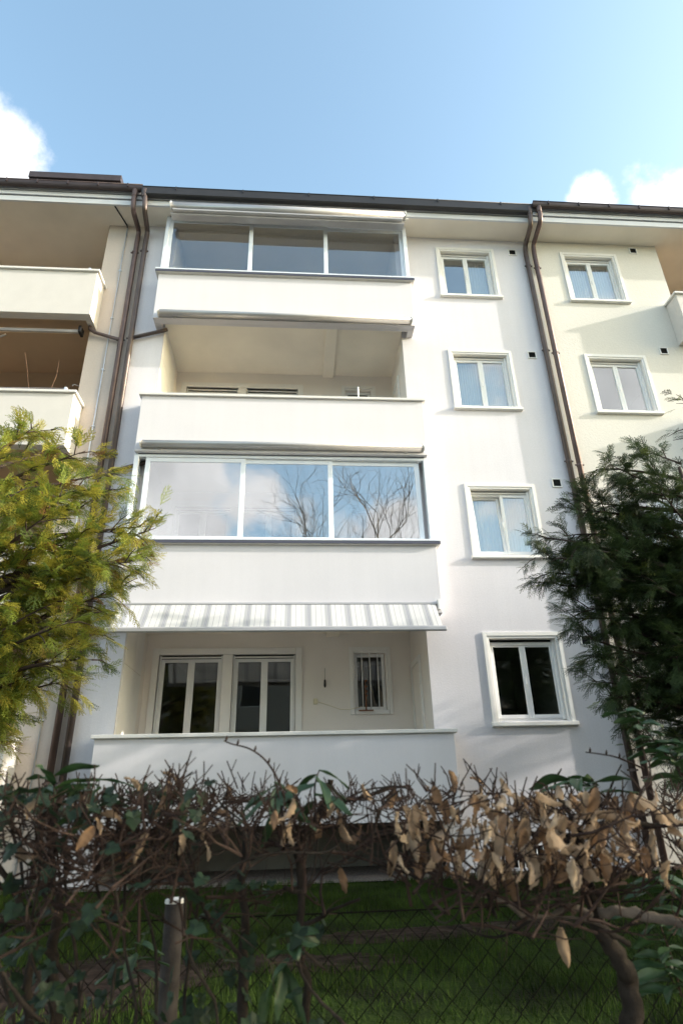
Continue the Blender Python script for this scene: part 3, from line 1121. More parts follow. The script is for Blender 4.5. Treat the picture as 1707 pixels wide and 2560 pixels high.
# right pair
xa, xb = 1.905, 2.06
downpipe('dark rain pipe at the right edge of the white section', [(1.885, -.60, 11.86), (1.88, -.60, 11.60), (1.875, -.56, 11.46), (xa + .015, -.08, 11.42), (xa, -.07, 11.22), (xa, -.07, 0)], R_, M_PIPE2, br, xa, -.07)
downpipe('brown rain pipe at the left edge of the cream section', [(2.07, -.65, 11.90), (2.075, -.65, 11.66), (2.07, -.61, 11.52), (xb + .015, -.13, 11.40), (xb, -.12, 11.18), (xb, -.12, 0)], R_, M_COPPER, [z - .1 for z in br], xb, -.12)
# left pair
xa, xb = -6.09, -5.895
dl = downpipe('brown rain pipe left of the white section, joined by a short branch pipe', [(-6.085, -.55, 11.93), (-6.085, -.55, 11.62), (-6.08, -.5, 11.45), (xa + .02, -.03, 11.43), (xa + .01, -.02, 11.2), (xa, -.02, 0)], R_, M_COPPER, br, xa, -.02)
dr = downpipe('dark rain pipe along the left edge of the white section', [(-5.875, -.60, 11.86), (-5.85, -.60, 11.60), (-5.845, -.56, 11.42), (xb + .01, -.08, 11.38), (xb, -.07, 11.15), (xb, -.07, 0)], R_, M_PIPE2, br, xb, -.07)
for zb_ in ZB[1:]:                                # balcony drains running into the right pipe of the pair
    MB().tube([(-5.27, -.06, zb_ - .02), (-5.33, -.07, zb_ - .06), (xb, -.07, zb_ - .25)], .035, 10).build('branch_pipe', M_PIPE2, dr, True)
for k in (1, 2, 3):
    zz = 8.92 + (k - 3) * 2.735
    MB().tube([(-6.66, -.06, zz + .02), (-6.66, -.05, zz - .06), (-6.57, -.03, zz - .12), (xa - .02, -.02, zz - .26), (xa, -.02, zz - .43)], [.032, .032, .032, .034, .045], 10).build('branch_pipe', M_COPPER, dl, True)
t = thing('conduit', 'thin pale metal conduit running down the beige left wall', 'conduit', (-6.33, .03, 0))
MB().tube([(-6.33, .03, 11.62), (-6.33, .03, 0)], .013, 8).build('pipe', M_GALV, t, True)
MB().tube([(-6.48, -.42, 11.66), (-6.345, .02, 11.645), (-6.33, .03, 11.58)], .014, 8).build('cable', M_BLACKM, t, True)
for z in np.arange(.8, 11.5, 1.2):
    MB().box(-6.355, -6.305, .015, .052, z, z + .02).build('clip', M_GALV, t)

# ---- small things in the loggias
t = thing('pole', 'slim white pole standing behind the second balcony parapet from the top', 'pole', (-1.76, -.1, ZB[2] + .14))
MB().tube([(-1.76, -.1, ZB[2] + .14), (-1.76, -.1, 7.66)], .014, 8).build('rod', M_PVC, t, True)
MB().tube([(-1.76, -.1, ZB[2] + .14), (-1.76, -.1, ZB[2] + .17)], .12, 14).build('foot', M_CAP, t, True)
t = thing('wall_socket', 'ivory wall socket with a cable in the lowest loggia', 'socket', (-2.51, LY, 2.39))
MB().box(-2.545, -2.475, LY - .04, LY - .001, 2.345, 2.435).build('housing', M_SOCK, t, bevel=.008)
MB().tube([(-2.48, LY - .03, 2.385), (-2.3, LY - .02, 2.33), (-2.1, LY - .02, 2.26), (-1.95, LY - .04, 2.255), (-1.75, LY - .06, 2.29)], .005, 6).build('cable', M_SOCK, t, True)
t = thing('wind_chime', 'small dark hanging ornament on the loggia back wall', 'ornament', (-2.35, LY - .03, 2.6))
MB().tube([(-2.35, LY - .03, 2.93), (-2.35, LY - .03, 2.72)], .003, 5).build('cord', M_BLACKM, t)
MB().tube([(-2.35, LY - .03, 2.74), (-2.35, LY - .03, 2.72), (-2.35, LY - .03, 2.64), (-2.35, LY - .03, 2.61)], [.006, .017, .02, .008], 10).build('weight', M_BLACKM, t, True)
t = thing('garden_stake', 'rusty ornament standing at the barred loggia window', 'ornament', (-1.68, LY - .09, 2.24))
MB().tube([(-1.68, LY - .09, 2.23), (-1.68, LY - .09, 2.42), (-1.685, LY - .09, 2.62), (-1.68, LY - .09, 2.72)], [.012, .010, .008, .004], 8).build('stem', M_RUST, t, True)
for i, (z, r_) in enumerate(((2.70, .018), (2.61, .02), (2.53, .024), (2.46, .018))):
    MB().tube([(-1.668, LY - .09, z - r_), (-1.662, LY - .10, z), (-1.668, LY - .09, z + r_)], [.004, r_, .004], 8).build('blossom', M_RUST, t, True)
MB().box(-1.80, -1.56, LY - .12, LY - .05, 2.222, 2.236).build('base', M_RUST, t, bevel=.004)
# ------------------------------------------------------------------ vegetation
M_BARK = mat('yew_bark', (.045, .028, .02), .9, noise=(25, .3), bump=[(30, .6, .02)])
def needles(name, c, tr):
    return mat(name, c, .55, noise=(5.0, .25), var=.35, var_scale=30, transl=tr, spec=.3)


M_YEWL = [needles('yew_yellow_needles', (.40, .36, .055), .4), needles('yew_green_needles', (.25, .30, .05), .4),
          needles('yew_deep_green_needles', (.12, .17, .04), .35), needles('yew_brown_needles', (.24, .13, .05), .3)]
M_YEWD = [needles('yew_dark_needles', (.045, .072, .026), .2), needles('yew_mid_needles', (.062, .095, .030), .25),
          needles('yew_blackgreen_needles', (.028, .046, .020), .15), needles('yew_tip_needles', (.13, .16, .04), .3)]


def spray_mesh(rs, L=.21, nside=8, step=.0135, nl=.021, nw=.0092):
    """flat yew shoot along +x in the xy plane: axis, side shoots, two ranks of needles -> (V, F) triangles"""
    V, F = [], []

    def needle(p, d, up, l, w):
        s = np.cross(d, up)
        n = len(V)
        V.extend([p - s * w * .5, p + s * w * .5, p + d * l + up * rs.uniform(-.004, .002)])
        F.append((n, n + 1, n + 2))

    def stick(a, b, w):
        d = b - a
        s = np.cross(d / (np.linalg.norm(d) + 1e-9), (0, 0, 1.0))
        n = len(V)
        V.extend([a - s * w, a + s * w, b + s * w * .4, b - s * w * .4])
        F.append((n, n + 1, n + 2))
        F.append((n, n + 2, n + 3))

    def shoot(p0, ang, l, droop):
        k = max(3, int(l / step))
        prev = np.array(p0, float)
        for i in range(1, k + 1):
            t = i / k
            a = ang * (1 - .25 * t)
            p = np.array(p0) + np.array([math.cos(a) * l * t, math.sin(a) * l * t, -droop * t * t])
            if i % 3 == 0 or i == k:
                stick(prev, p, .0016)
                prev = p
            for sgn in (-1, 1):
                na = a + sgn * rs.uniform(.75, 1.15) * (1 - .35 * t)
                d = np.array([math.cos(na), math.sin(na), rs.uniform(-.12, .30)])
                d /= np.linalg.norm(d)
                needle(p, d, np.array([0, 0, 1.0]), nl * rs.uniform(.8, 1.1) * (1 - .3 * t), nw)

    shoot((0, 0, 0), 0.0, L, .03)
    for i in range(nside):
        t = .12 + .78 * i / nside
        sgn = -1 if i % 2 else 1
        shoot((L * t, 0, -.03 * t * t), sgn * rs.uniform(.7, 1.0), L * rs.uniform(.28, .5) * (1.15 - .6 * t), .02)
    return np.array(V, np.float32), np.array(F, np.int32)


def rotation_stack(dirs, rolls):
    """matrices whose x axis is dirs; z axis as near up as it can be, then rolled"""
    x = dirs / np.linalg.norm(dirs, axis=1, keepdims=True)
    up = np.tile([0, 0, 1.0], (len(x), 1))
    y = np.cross(up, x)
    n = np.linalg.norm(y, axis=1, keepdims=True)
    y = np.where(n > 1e-4, y / np.maximum(n, 1e-4), [0, 1, 0])
    z = np.cross(x, y)
    c, s = np.cos(rolls)[:, None], np.sin(rolls)[:, None]
    y2, z2 = y * c + z * s, -y * s + z * c
    return np.stack([x, y2, z2], -1)


SPRAYS = [spray_mesh(random.Random(40 + i)) for i in range(5)]
COARSE = [spray_mesh(random.Random(60 + i), L=.5, nside=6, step=.05, nl=.075, nw=.02) for i in range(3)]


def yew(label, base, limbs, material, per_m=55, pull=0.0, coarse=False, trunk_h=4.0, trunk_r=.14, seed=0, group=None, spread=.34, size=1.0):
    """limbs: list of (tip point, start height on the trunk)"""
    rs = np.random.default_rng(seed)
    t = thing('yew_tree', label, 'tree', base, group)
    b = Vector(base)
    tp = [b + Vector((.05 * math.sin(i * 1.3), .05 * math.cos(i), trunk_h * i / 8 - .1)) for i in range(9)]
    MB().tube(tp, [trunk_r * (1 - .85 * i / 8) for i in range(9)], 10).build('trunk', M_BARK, t, True)
    br = MB()
    P, D = [], []
    for tip, hz in limbs:
        tip = np.array(tip, float)
        root = np.array((b.x, b.y, b.z + hz))
        ln = np.linalg.norm(tip - root)
        tip = tip + (root - tip) * min(.45, pull / max(ln, .05))
        ln = np.linalg.norm(tip - root)
        mid = (root + tip) / 2 + np.array((0, 0, .10 * ln)) + rs.normal(0, .05 * ln, 3)
        pts = []
        for i in range(9):
            s = i / 8
            pts.append(root * (1 - s) ** 2 + mid * 2 * s * (1 - s) + tip * s * s)
        br.tube([Vector(p) for p in pts], [max(.05 * (1 - .92 * i / 8) * min(1, ln / 2), .004) for i in range(9)], 6)
        nsub = max(4, int(ln * 9))
        for j in range(nsub):
            s = .18 + .82 * (j + rs.random()) / nsub
            i = min(int(s * 8), 7)
            p = pts[i] * (1 - (s * 8 - i)) + pts[i + 1] * (s * 8 - i) if i < 8 else pts[8]
            ax = pts[i + 1] - pts[i]
            ax /= np.linalg.norm(ax)
            side = rs.normal(0, 1, 3)
            side[2] *= .55
            side -= ax * side.dot(ax)
            side /= np.linalg.norm(side)
            d = ax * rs.uniform(.5, 1.1) + side * rs.uniform(.5, 1.1)
            d[2] -= .12
            d /= np.linalg.norm(d)
            sl = (spread * (1.25 - .75 * s) + .10) * rs.uniform(.6, 1.25) * min(1.0, .4 + ln / 2) * size
            q = p + d * sl
            br.tube([Vector(p), Vector(p + d * sl * .5 + np.array((0, 0, .02))), Vector(q)], [.009, .006, .003], 4, False)
            ns = max(2, int(per_m * sl / 2.2))
            for _ in range(ns):
                u_ = rs.uniform(.15, 1.0)
                dd = d + rs.normal(0, .38, 3)
                dd[2] -= .10
                P.append(p + d * sl * u_ + rs.normal(0, .025, 3))
                D.append(dd)
    br.build('branches', M_BARK, t, True)['kind'] = 'stuff'
    P, D = np.array(P), np.array(D)
    SM = COARSE if coarse else SPRAYS
    R = rotation_stack(D, rs.normal(0, .4, len(P)))
    S = rs.uniform(.65, 1.15, len(P)) * size
    kind = rs.integers(0, len(SM), len(P))
    Vs, Fs, Ms, off = [], [], [], 0
    tone = rs.choice(4, len(P), p=[.42, .36, .18, .04])
    for k, (sv, sf) in enumerate(SM):
        idx = np.where(kind == k)[0]
        if not len(idx):
            continue
        W = np.einsum('nij,vj->nvi', R[idx] * S[idx, None, None], sv) + P[idx, None, :]
        Fk = sf[None] + (np.arange(len(idx)) * len(sv))[:, None, None] + off
        Vs.append(W.reshape(-1, 3))
        Fs.append(Fk.reshape(-1, 3))
        Ms.append(np.repeat(tone[idx], len(sf)))
        off += len(idx) * len(sv)
    V, F = np.concatenate(Vs), np.concatenate(Fs)
    cr = np_mesh('crown', V, F, material[0], t)
    for m_ in material[1:]:
        cr.data.materials.append(m_)
    cr.data.polygons.foreach_set('material_index', np.concatenate(Ms).astype(np.int32))
    return len(F)


def P_(x, y, d):
    return tuple(px(*ov(x, y), d))


rl = random.Random(3)
# left yew: tips traced from its outline, depth scattered round the trunk
tipsL = [(130, 935), (60, 960), (185, 975), (10, 975), (250, 1015), (215, 1030), (300, 1075), (335, 1115), (385, 1190), (412, 1195), (345, 1215),
         (395, 1260), (360, 1280), (385, 1275), (340, 1330), (330, 1330), (290, 1375), (285, 1420), (250, 1450), (275, 1495), (230, 1540), (200, 1545), (160, 1520),
         (110, 1560), (80, 1590), (60, 1640), (30, 1660), (20, 1600), (-30, 1640), (-60, 1100), (-60, 1250), (-60, 1400), (-90, 1560), (-40, 980),
         (60, 1080), (120, 1150), (180, 1130), (150, 1250), (60, 1230), (220, 1230), (100, 1340), (190, 1340), (30, 1400), (140, 1430), (220, 1400), (60, 1500), (10, 1300),
         (30, 1130), (250, 1150), (270, 1260), (300, 1290), (130, 1060), (240, 1100), (10, 1180)]
limbs = []
for i, (x, y) in enumerate(tipsL):
    dep = -3.1 + rl.uniform(-.55, .55) - (.25 if i >= 34 else 0)
    tip = P_(x, y, dep)
    limbs.append((tip, max(.5, tip[2] - rl.uniform(.3, 1.0))))
ntri = yew('yellow-green sunlit yew at the left edge in front of the house', (-6.15, -3.1, 0), limbs, M_YEWL, per_m=68, pull=.26, trunk_h=4.7, seed=5, spread=.27)

tipsR = [(1380, 1058), (1470, 1032), (1345, 1075), (1420, 1110), (1500, 1110), (1310, 1150), (1345, 1180), (1285, 1165), (1265, 1225), (1300, 1250), (1212, 1225), (1203, 1275), (1225, 1310), (1260, 1340),
         (1290, 1300), (1320, 1390), (1290, 1420), (1330, 1460), (1345, 1500), (1330, 1560), (1380, 1540), (1400, 1600), (1370, 1590), (1430, 1640), (1440, 1720), (1480, 1690), (1510, 1740), (1550, 1690),
         (1400, 1230), (1450, 1280), (1380, 1320), (1440, 1380), (1500, 1220), (1550, 1180), (1540, 1300), (1500, 1400), (1400, 1430), (1460, 1480), (1540, 1450), (1440, 1550), (1520, 1560), (1570, 1560), (1580, 1350),
         (1590, 1240), (1600, 1460), (1610, 1150), (1620, 1640), (1650, 1300), (1660, 1500), (1580, 1090),
         (1430, 1190), (1480, 1330), (1520, 1500), (1350, 1270), (1360, 1380), (1420, 1500), (1480, 1180), (1550, 1400)]
limbs = []
for i, (x, y) in enumerate(tipsR):
    dep = -2.2 + rl.uniform(-.6, .6) - (.2 if i >= 28 else 0)
    tip = P_(x, y, dep)
    limbs.append((tip, max(.6, tip[2] - rl.uniform(.2, .9))))
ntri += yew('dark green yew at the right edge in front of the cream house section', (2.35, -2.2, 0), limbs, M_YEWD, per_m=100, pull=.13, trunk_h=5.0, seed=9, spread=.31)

# a taller yew beyond the right edge: only its sunlit top twigs show
tipsE = [(1528, 905), (1545, 960), (1580, 985), (1610, 1000), (1590, 1060), (1640, 1010), (1720, 1020)]
limbs = []
for x, y in tipsE:
    tip = P_(x, y, -2.8 + rl.uniform(-.3, .3))
    limbs.append((tip, max(.6, tip[2] - rl.uniform(.3, .9))))
for i in range(26):
    a, z = rl.uniform(0, 6.28), rl.uniform(.8, 5.2)
    limbs.append(((2.75 + math.cos(a) * rl.uniform(.3, .8), -2.9 + math.sin(a) * rl.uniform(.3, .8), z), max(.3, z - .4)))
ntri += yew('tall dark yew mostly beyond the right edge, only twig tips showing', (2.75, -2.9, 0), limbs, M_YEWD, per_m=15, pull=.15, trunk_h=5.6, seed=19)

# evergreen row further right, outside the frame, that keeps the hedge and the garden in shade
for j, (x, y, h, w) in enumerate(((5.2, -2.25, 4.85, .62), (6.5, -2.25, 4.9, .62), (7.8, -2.25, 4.9, .62), (9.1, -2.25, 4.9, .62), (9.6, -4.6, 6.6, 1.5), (7.2, -5.3, 7.1, 1.9), (11.5, -6.2, 7.5, 1.8), (8.6, -9.5, 7.2, 2.0))):
    limbs = []
    for i in range(80):
        z = h * (.12 + .88 * (i + rl.random()) / 80)
        a = rl.uniform(0, 6.28)
        r_ = w * ((1.15 - z / h) ** .7 if h > 5 else 1.0) * rl.uniform(.35, 1.05)
        limbs.append(((x + r_ * math.cos(a), y + r_ * math.sin(a), z), max(.2, z - .35 * r_)))
    ntri += yew(('round-topped evergreen by the cream wall, nearest the picture edge', 'round-topped evergreen by the cream wall, second from the picture edge', 'round-topped evergreen by the cream wall, third from the picture edge', 'round-topped evergreen by the cream wall, farthest from the picture edge', 'pointed evergreen beside the round-topped row beyond the right edge', 'evergreen on the hedge side just beyond the right edge', 'farthest and tallest evergreen beyond the right edge', 'evergreen beside the street beyond the right edge')[j], (x, y, 0), limbs, M_YEWD, per_m=7, coarse=True, trunk_h=h * .95, seed=70 + j, group='evergreens right of the garden', spread=.45)


# bare tree across the street (seen in the balcony glass)
def bare_tree(label, base, h, seed, levels=7):
    rs = random.Random(seed)
    t = thing('bare_tree', label, 'tree', base)
    trunk, twigs = MB(), MB()

    def grow(p, d, l, r, lev):
        n = 4
        pts = [p]
        dd = d.copy()
        for i in range(n):
            dd = (dd + Vector((rs.gauss(0, .13), rs.gauss(0, .13), rs.gauss(.03, .10)))).normalized()
            pts.append(pts[-1] + dd * (l / n))
        (trunk if lev < 2 else twigs).tube(pts, [r * (1 - .4 * i / n) for i in range(n + 1)], 8 if lev < 2 else (5 if lev < 4 else 3), False)
        if lev >= levels:
            return
        for c in range(3 if lev < 5 else 2):
            s_ = rs.uniform(.45, 1.0) if c else 1.0
            q = pts[min(n, max(1, int(round(s_ * n))))]
            side = Vector((rs.gauss(0, 1), rs.gauss(0, 1), rs.gauss(.15, .6)))
            side = (side - dd * side.dot(dd)).normalized()
            grow(q, (dd + side * rs.uniform(.45, .95)).normalized(), l * rs.uniform(.62, .82), r * (.58 if c else .62), lev + 1)
    grow(Vector(base), Vector((.03, 0, 1)), h * .25, .14, 0)
    trunk.build('trunk', mat('grey_bark', (.18, .15, .12), .9, noise=(12, .3), bump=[(20, .5, .03)]), t, True)
    twigs.build('twigs', mat('grey_brown_twigs', (.20, .15, .11), .9), t)


bare_tree('tall leafless tree on the far side of the street, mirrored in the balcony glass', (.6, -17.0, -.55), 23.0, 21)
bare_tree('second leafless tree on the far side of the street', (9.5, -19.5, -.55), 13.0, 33, 5)

# the house across the street behind the viewer
ob = thing('apartment_building', 'plain grey house across the street behind the viewer', 'building', (-4, -33, -.6))
mb = MB()
hs = []
for k in range(3):
    for i in range(9):
        hs.append((-24 + i * 4.4, -22.6 + i * 4.4, .8 + k * 2.8, 2.2 + k * 2.8))
wall_sheet(mb, -26, 14, -.7, 9.2, 30, hs, .12)
mb.v = [(x, -y, z) for x, y, z in mb.v]
mb.quad((-26, -30, -.7), (-26, -42, -.7), (-26, -42, 9.2), (-26, -30, 9.2))
mb.quad((14, -30, -.7), (14, -30, 9.2), (14, -42, 9.2), (14, -42, -.7))
mb.build('wall', mat('grey_render', (.34, .32, .29), .9, var=.08), ob)
MB().quad((-26.5, -29.6, 9.2), (14.5, -29.6, 9.2), (14.5, -36, 12.2), (-26.5, -36, 12.2)).quad((-26.5, -36, 12.2), (14.5, -36, 12.2), (14.5, -42.4, 9.2), (-26.5, -42.4, 9.2)).build('roof', M_ROOF, ob)
for xa, xb, za, zb_ in hs:
    w = MB().box(xa, xb, -30.16, -30.11, za, zb_).build('window', M_PVC, ob)
    MB().box(xa + .06, xb - .06, -30.108, -30.10, za + .06, zb_ - .06).build('pane', mat('far_pane', (.03, .035, .04), .05), w)

# dry reddish potted shrub on the left balcony
t = thing('potted_shrub', 'dry reddish-brown potted shrub on the second left balcony', 'plant', (-7.35, .1, 6.38))
MB().tube([(-7.35, .1, 6.38), (-7.35, .1, 6.66)], [.12, .16], 14).build('pot', M_RUST, t, True)
rs = random.Random(8)
tw = MB()
for i in range(10):
    a = rs.uniform(0, 6.28)
    p = Vector((-7.35, .1, 6.6))
    pts = [p]
    d = Vector((math.cos(a) * .35 + .1, math.sin(a) * .3, 1)).normalized()
    for j in range(5):
        d = (d + Vector((rs.gauss(0, .2), rs.gauss(0, .2), rs.gauss(0, .08)))).normalized()
        pts.append(pts[-1] + d * rs.uniform(.18, .36))
    tw.tube(pts, [.008, .007, .006, .005, .005, .003], 4, False)
tw.build('twigs', mat('dry_shrub_twigs', (.16, .09, .055), .9), t)

# ------------------------------------------------------------------ chain-link fence
fence = thing('chain_link_fence', 'rusty chain-link garden fence with a post, behind the hedge', 'fence', (-2.8, -7.05, -.5))
ft_, fb_, s = .652, -.5, .038
mw = MB()
fx0, fx1 = -4.6, -1.0
n = int((fx1 - fx0) / s) + 1
M_WIRE = mat('old_fence_wire', (.010, .009, .008), 1.0, spec=0.0)
zs = np.arange(ft_, fb_, -.036)
for i in range(n):
    for ph in (0,):
        x = fx0 + i * s
        pts = []
        for j, z in enumerate(zs):
            pts.append((x + (s / 2 if (i + j) % 2 else -s / 2) * 1.02, -7.05 + (.003 if i % 2 else -.003), z))
        mw.tube(pts, .0019, 4, False)
o = mw.build('wire_mesh', M_WIRE, fence)
MB().tube([(fx0, -7.05, ft_), (fx1, -7.05, ft_)], .0022, 5).build('tension_wire', M_WIRE, fence)
M_POST = mat('weathered_fence_post', (.045, .038, .034), .85, noise=(22, .35), bump=[(35, .5, .01)], spec=.08)
ptop = px(*ov(403, 2062), -7.12)
for x in (ptop.x, ptop.x + 2.3):
    p_ = MB().tube([(x, -7.12, -.55), (x + .004, -7.12, .3), (x, -7.12, ptop.z - .012)], .0255, 12).build('post', M_POST, fence, True)
    MB().tube([(x, -7.12, ptop.z - .0115), (x, -7.12, ptop.z - .003), (x, -7.12, ptop.z)], [.027, .0265, .02], 12).build('post_cap', mat('pale_post_cap', (.55, .53, .50), .8, noise=(60, .2)), p_)

# ------------------------------------------------------------------ hedge
M_HBARK = mat('hornbeam_bark', (.030, .024, .020), .95, noise=(30, .35), var=.4, var_scale=9, bump=[(45, .8, .008), (160, .5, .003)], spec=.1)
M_HPALE = mat('pale_hornbeam_bark', (.13, .105, .085), .9, noise=(30, .3), var=.35, var_scale=10, bump=[(45, .8, .008), (160, .5, .003)], spec=.12)
M_TWIG = mat('hornbeam_twigs', (.042, .027, .022), .9, noise=(40, .4), var=.4, var_scale=8, spec=.12)
M_DRY = mat('dry_leaf', (.33, .225, .14), .8, noise=(45, .25), var=.35, var_scale=14, transl=.25)
M_DRY2 = mat('dry_leaf_rusty', (.20, .115, .062), .8, noise=(45, .25), var=.3, var_scale=14, transl=.25)
M_DRY3 = mat('dry_leaf_pale', (.42, .31, .21), .8, noise=(45, .25), var=.3, var_scale=14, transl=.25)
M_LAUREL = mat('glossy_green_leaf', (.030, .066, .022), .45, noise=(30, .2), var=.3, var_scale=9, transl=.2)
M_IVY = mat('ivy_leaf', (.014, .028, .012), .55, noise=(60, .35), var=.3, var_scale=12, transl=.12, spec=.25)


def leaf_mesh(name, length, width, curl, fold, pleat, rs, material, nu=14, nv=5, lobes=None):
    """a leaf along +x: arched by curl, folded along the midrib, pleated along the veins"""
    V, F = [], []
    tw_ = rs.uniform(-.9, .9)
    for i in range(nu):
        t = i / (nu - 1)
        w = width * .5 * (math.sin(math.pi * min(1, t * .93 + .05)) ** .75) * (1.12 - .35 * t)
        if i == nu - 1:
            w = width * .01
        ang = curl * t
        cx = length * (math.sin(ang) / curl if abs(curl) > 1e-3 else t)
        cz = -length * ((1 - math.cos(ang)) / curl if abs(curl) > 1e-3 else 0)
        for j in range(nv):
            u_ = j / (nv - 1) * 2 - 1
            yy = u_ * w * math.cos(fold * abs(u_))
            zz = abs(u_) * w * math.sin(fold) + pleat * length * math.sin(t * 30 - abs(u_) * 4) * abs(u_) + .10 * width * math.sin(t * 7 + u_ * 3 + tw_ * 9)
            a = tw_ * t
            V.append((cx + zz * math.sin(ang), yy * math.cos(a) - zz * math.sin(a), cz + yy * math.sin(a) + zz * math.cos(a)))
    for i in range(nu - 1):
        for j in range(nv - 1):
            a = i * nv + j
            F.append((a, a + 1, a + nv + 1, a + nv))
    me = bpy.data.meshes.new(name)
    me.from_pydata(V, [], F)
    me.polygons.foreach_set('use_smooth', [True] * len(F))
    me.materials.append(material)
    return me


def ivy_mesh(name, size, rs, material):
    out = [(0, 0), (-.14, .26), (.08, .44), (.28, .34), (.48, .40), (.64, .22), (.95, 0), (.64, -.22), (.48, -.40), (.28, -.34), (.08, -.44), (-.14, -.26)]
    V = [(.30 * size, 0, .02 * size)] + [(x * size, y * size, rs.uniform(-.09, .05) * size) for x, y in out]
    n = len(out)
    F = [(0, 1 + i, 1 + (i + 1) % n) for i in range(n)]
    me = bpy.data.meshes.new(name)
    me.from_pydata(V, [], F)
    me.materials.append(material)
    return me


rs = random.Random(11)
DRY = [leaf_mesh('dry_leaf', rs.uniform(.05, .075), rs.uniform(.026, .036), rs.uniform(-.5, 1.5), rs.uniform(.25, 1.1), .045, rs, (M_DRY2, M_DRY, M_DRY3, M_DRY)[i % 4]) for i in range(14)]
LAU = [leaf_mesh('green_leaf', rs.uniform(.085, .12), rs.uniform(.026, .034), rs.uniform(.1, .7), rs.uniform(.1, .35), .0015, rs, M_LAUREL) for i in range(5)]
OVL = [leaf_mesh('oval_leaf', rs.uniform(.05, .062), rs.uniform(.026, .034), rs.uniform(.1, .6), rs.uniform(.1, .3), .001, rs, M_LAUREL) for i in range(3)]
IVY = [ivy_mesh('ivy_leaf', rs.uniform(.030, .045), rs, M_IVY) for i in range(4)]


def place(me, name, parent, p, d, roll, scale=1.0):
    """leaf object with its +x along d"""
    o = bpy.data.objects.new(name, me)
    x = Vector(d).normalized()
    y = Vector((0, 0, 1)).cross(x)
    y = y.normalized() if y.length > 1e-4 else Vector((0, 1, 0))
    z = x.cross(y)
    y, z = y * math.cos(roll) + z * math.sin(roll), -y * math.sin(roll) + z * math.cos(roll)
    M = Matrix((x, y, z)).transposed().to_4x4() @ Matrix.Diagonal((scale, scale, scale, 1))
    M.translation = Vector(p) - world_loc(parent)
    o.matrix_basis = M
    o.parent = parent
    col.objects.link(o)
    return o


def smooth_path(pts, k=4):
    pts = [Vector(p) for p in pts]
    out = []
    for i in range(len(pts) - 1):
        p0, p1, p2, p3 = pts[max(i - 1, 0)], pts[i], pts[i + 1], pts[min(i + 2, len(pts) - 1)]
        for j in range(k):
            t = j / k
            out.append(.5 * ((2 * p1) + (p2 - p0) * t + (2 * p0 - 5 * p1 + 4 * p2 - p3) * t * t + (3 * p1 - p0 - 3 * p2 + p3) * t ** 3))
    out.append(pts[-1])
    return out


PXM = lambda d: FPX / max(.2, abs(d - CAM.y)) * 1.0  # photo pixels per metre at depth d, roughly


def branch(mb, conv, path, d, r0, r1_, knob=.18, sides=8, dz=0.0):
    """path in zoom pixels; radii given in zoom pixels too (converted by scale)"""
    s = conv(1, 0)[0] - conv(0, 0)[0]
    pts = [px(*conv(x, y), d + dz * i / max(1, len(path) - 1)) for i, (x, y) in enumerate(path)]
    pts = smooth_path(pts, 5)
    n = len(pts)
    rr = []
    for i in range(n):
        t = i / (n - 1)
        r = (r0 + (r1_ - r0) * t) * s / PXM(d) * 1.0
        rr.append(max(.0016, r * (1 + rs.uniform(-knob, knob))))
        if 0 < i < n - 1:
            pts[i] = pts[i] + Vector((rs.gauss(0, 1), rs.gauss(0, 1), rs.gauss(0, 1))) * r * .16
    mb.tube(pts, rr, sides)
    return pts


HX = {}                                            # hedge shrubs: name -> (root empty, attachment points)
SHRUBS = {
    'a': (-3.44, 'ivy-grown hornbeam shrub at the left end of the hedge'),
    'b': (-2.96, 'twiggy hornbeam shrub just right of the fence post'),
    'c': (-2.80, 'bare hornbeam shrub with a knotted stem in the middle of the hedge'),
    'd': (-2.18, 'thick-stemmed hornbeam shrub full of withered leaves at the right end of the hedge'),
}
for k_, (x, lab) in SHRUBS.items():
    t = thing('hornbeam_shrub', lab, 'shrub', (x, -7.55, gz(x, -7.55) - .02), 'hornbeams of the clipped hedge')
    HX[k_] = (t, [])

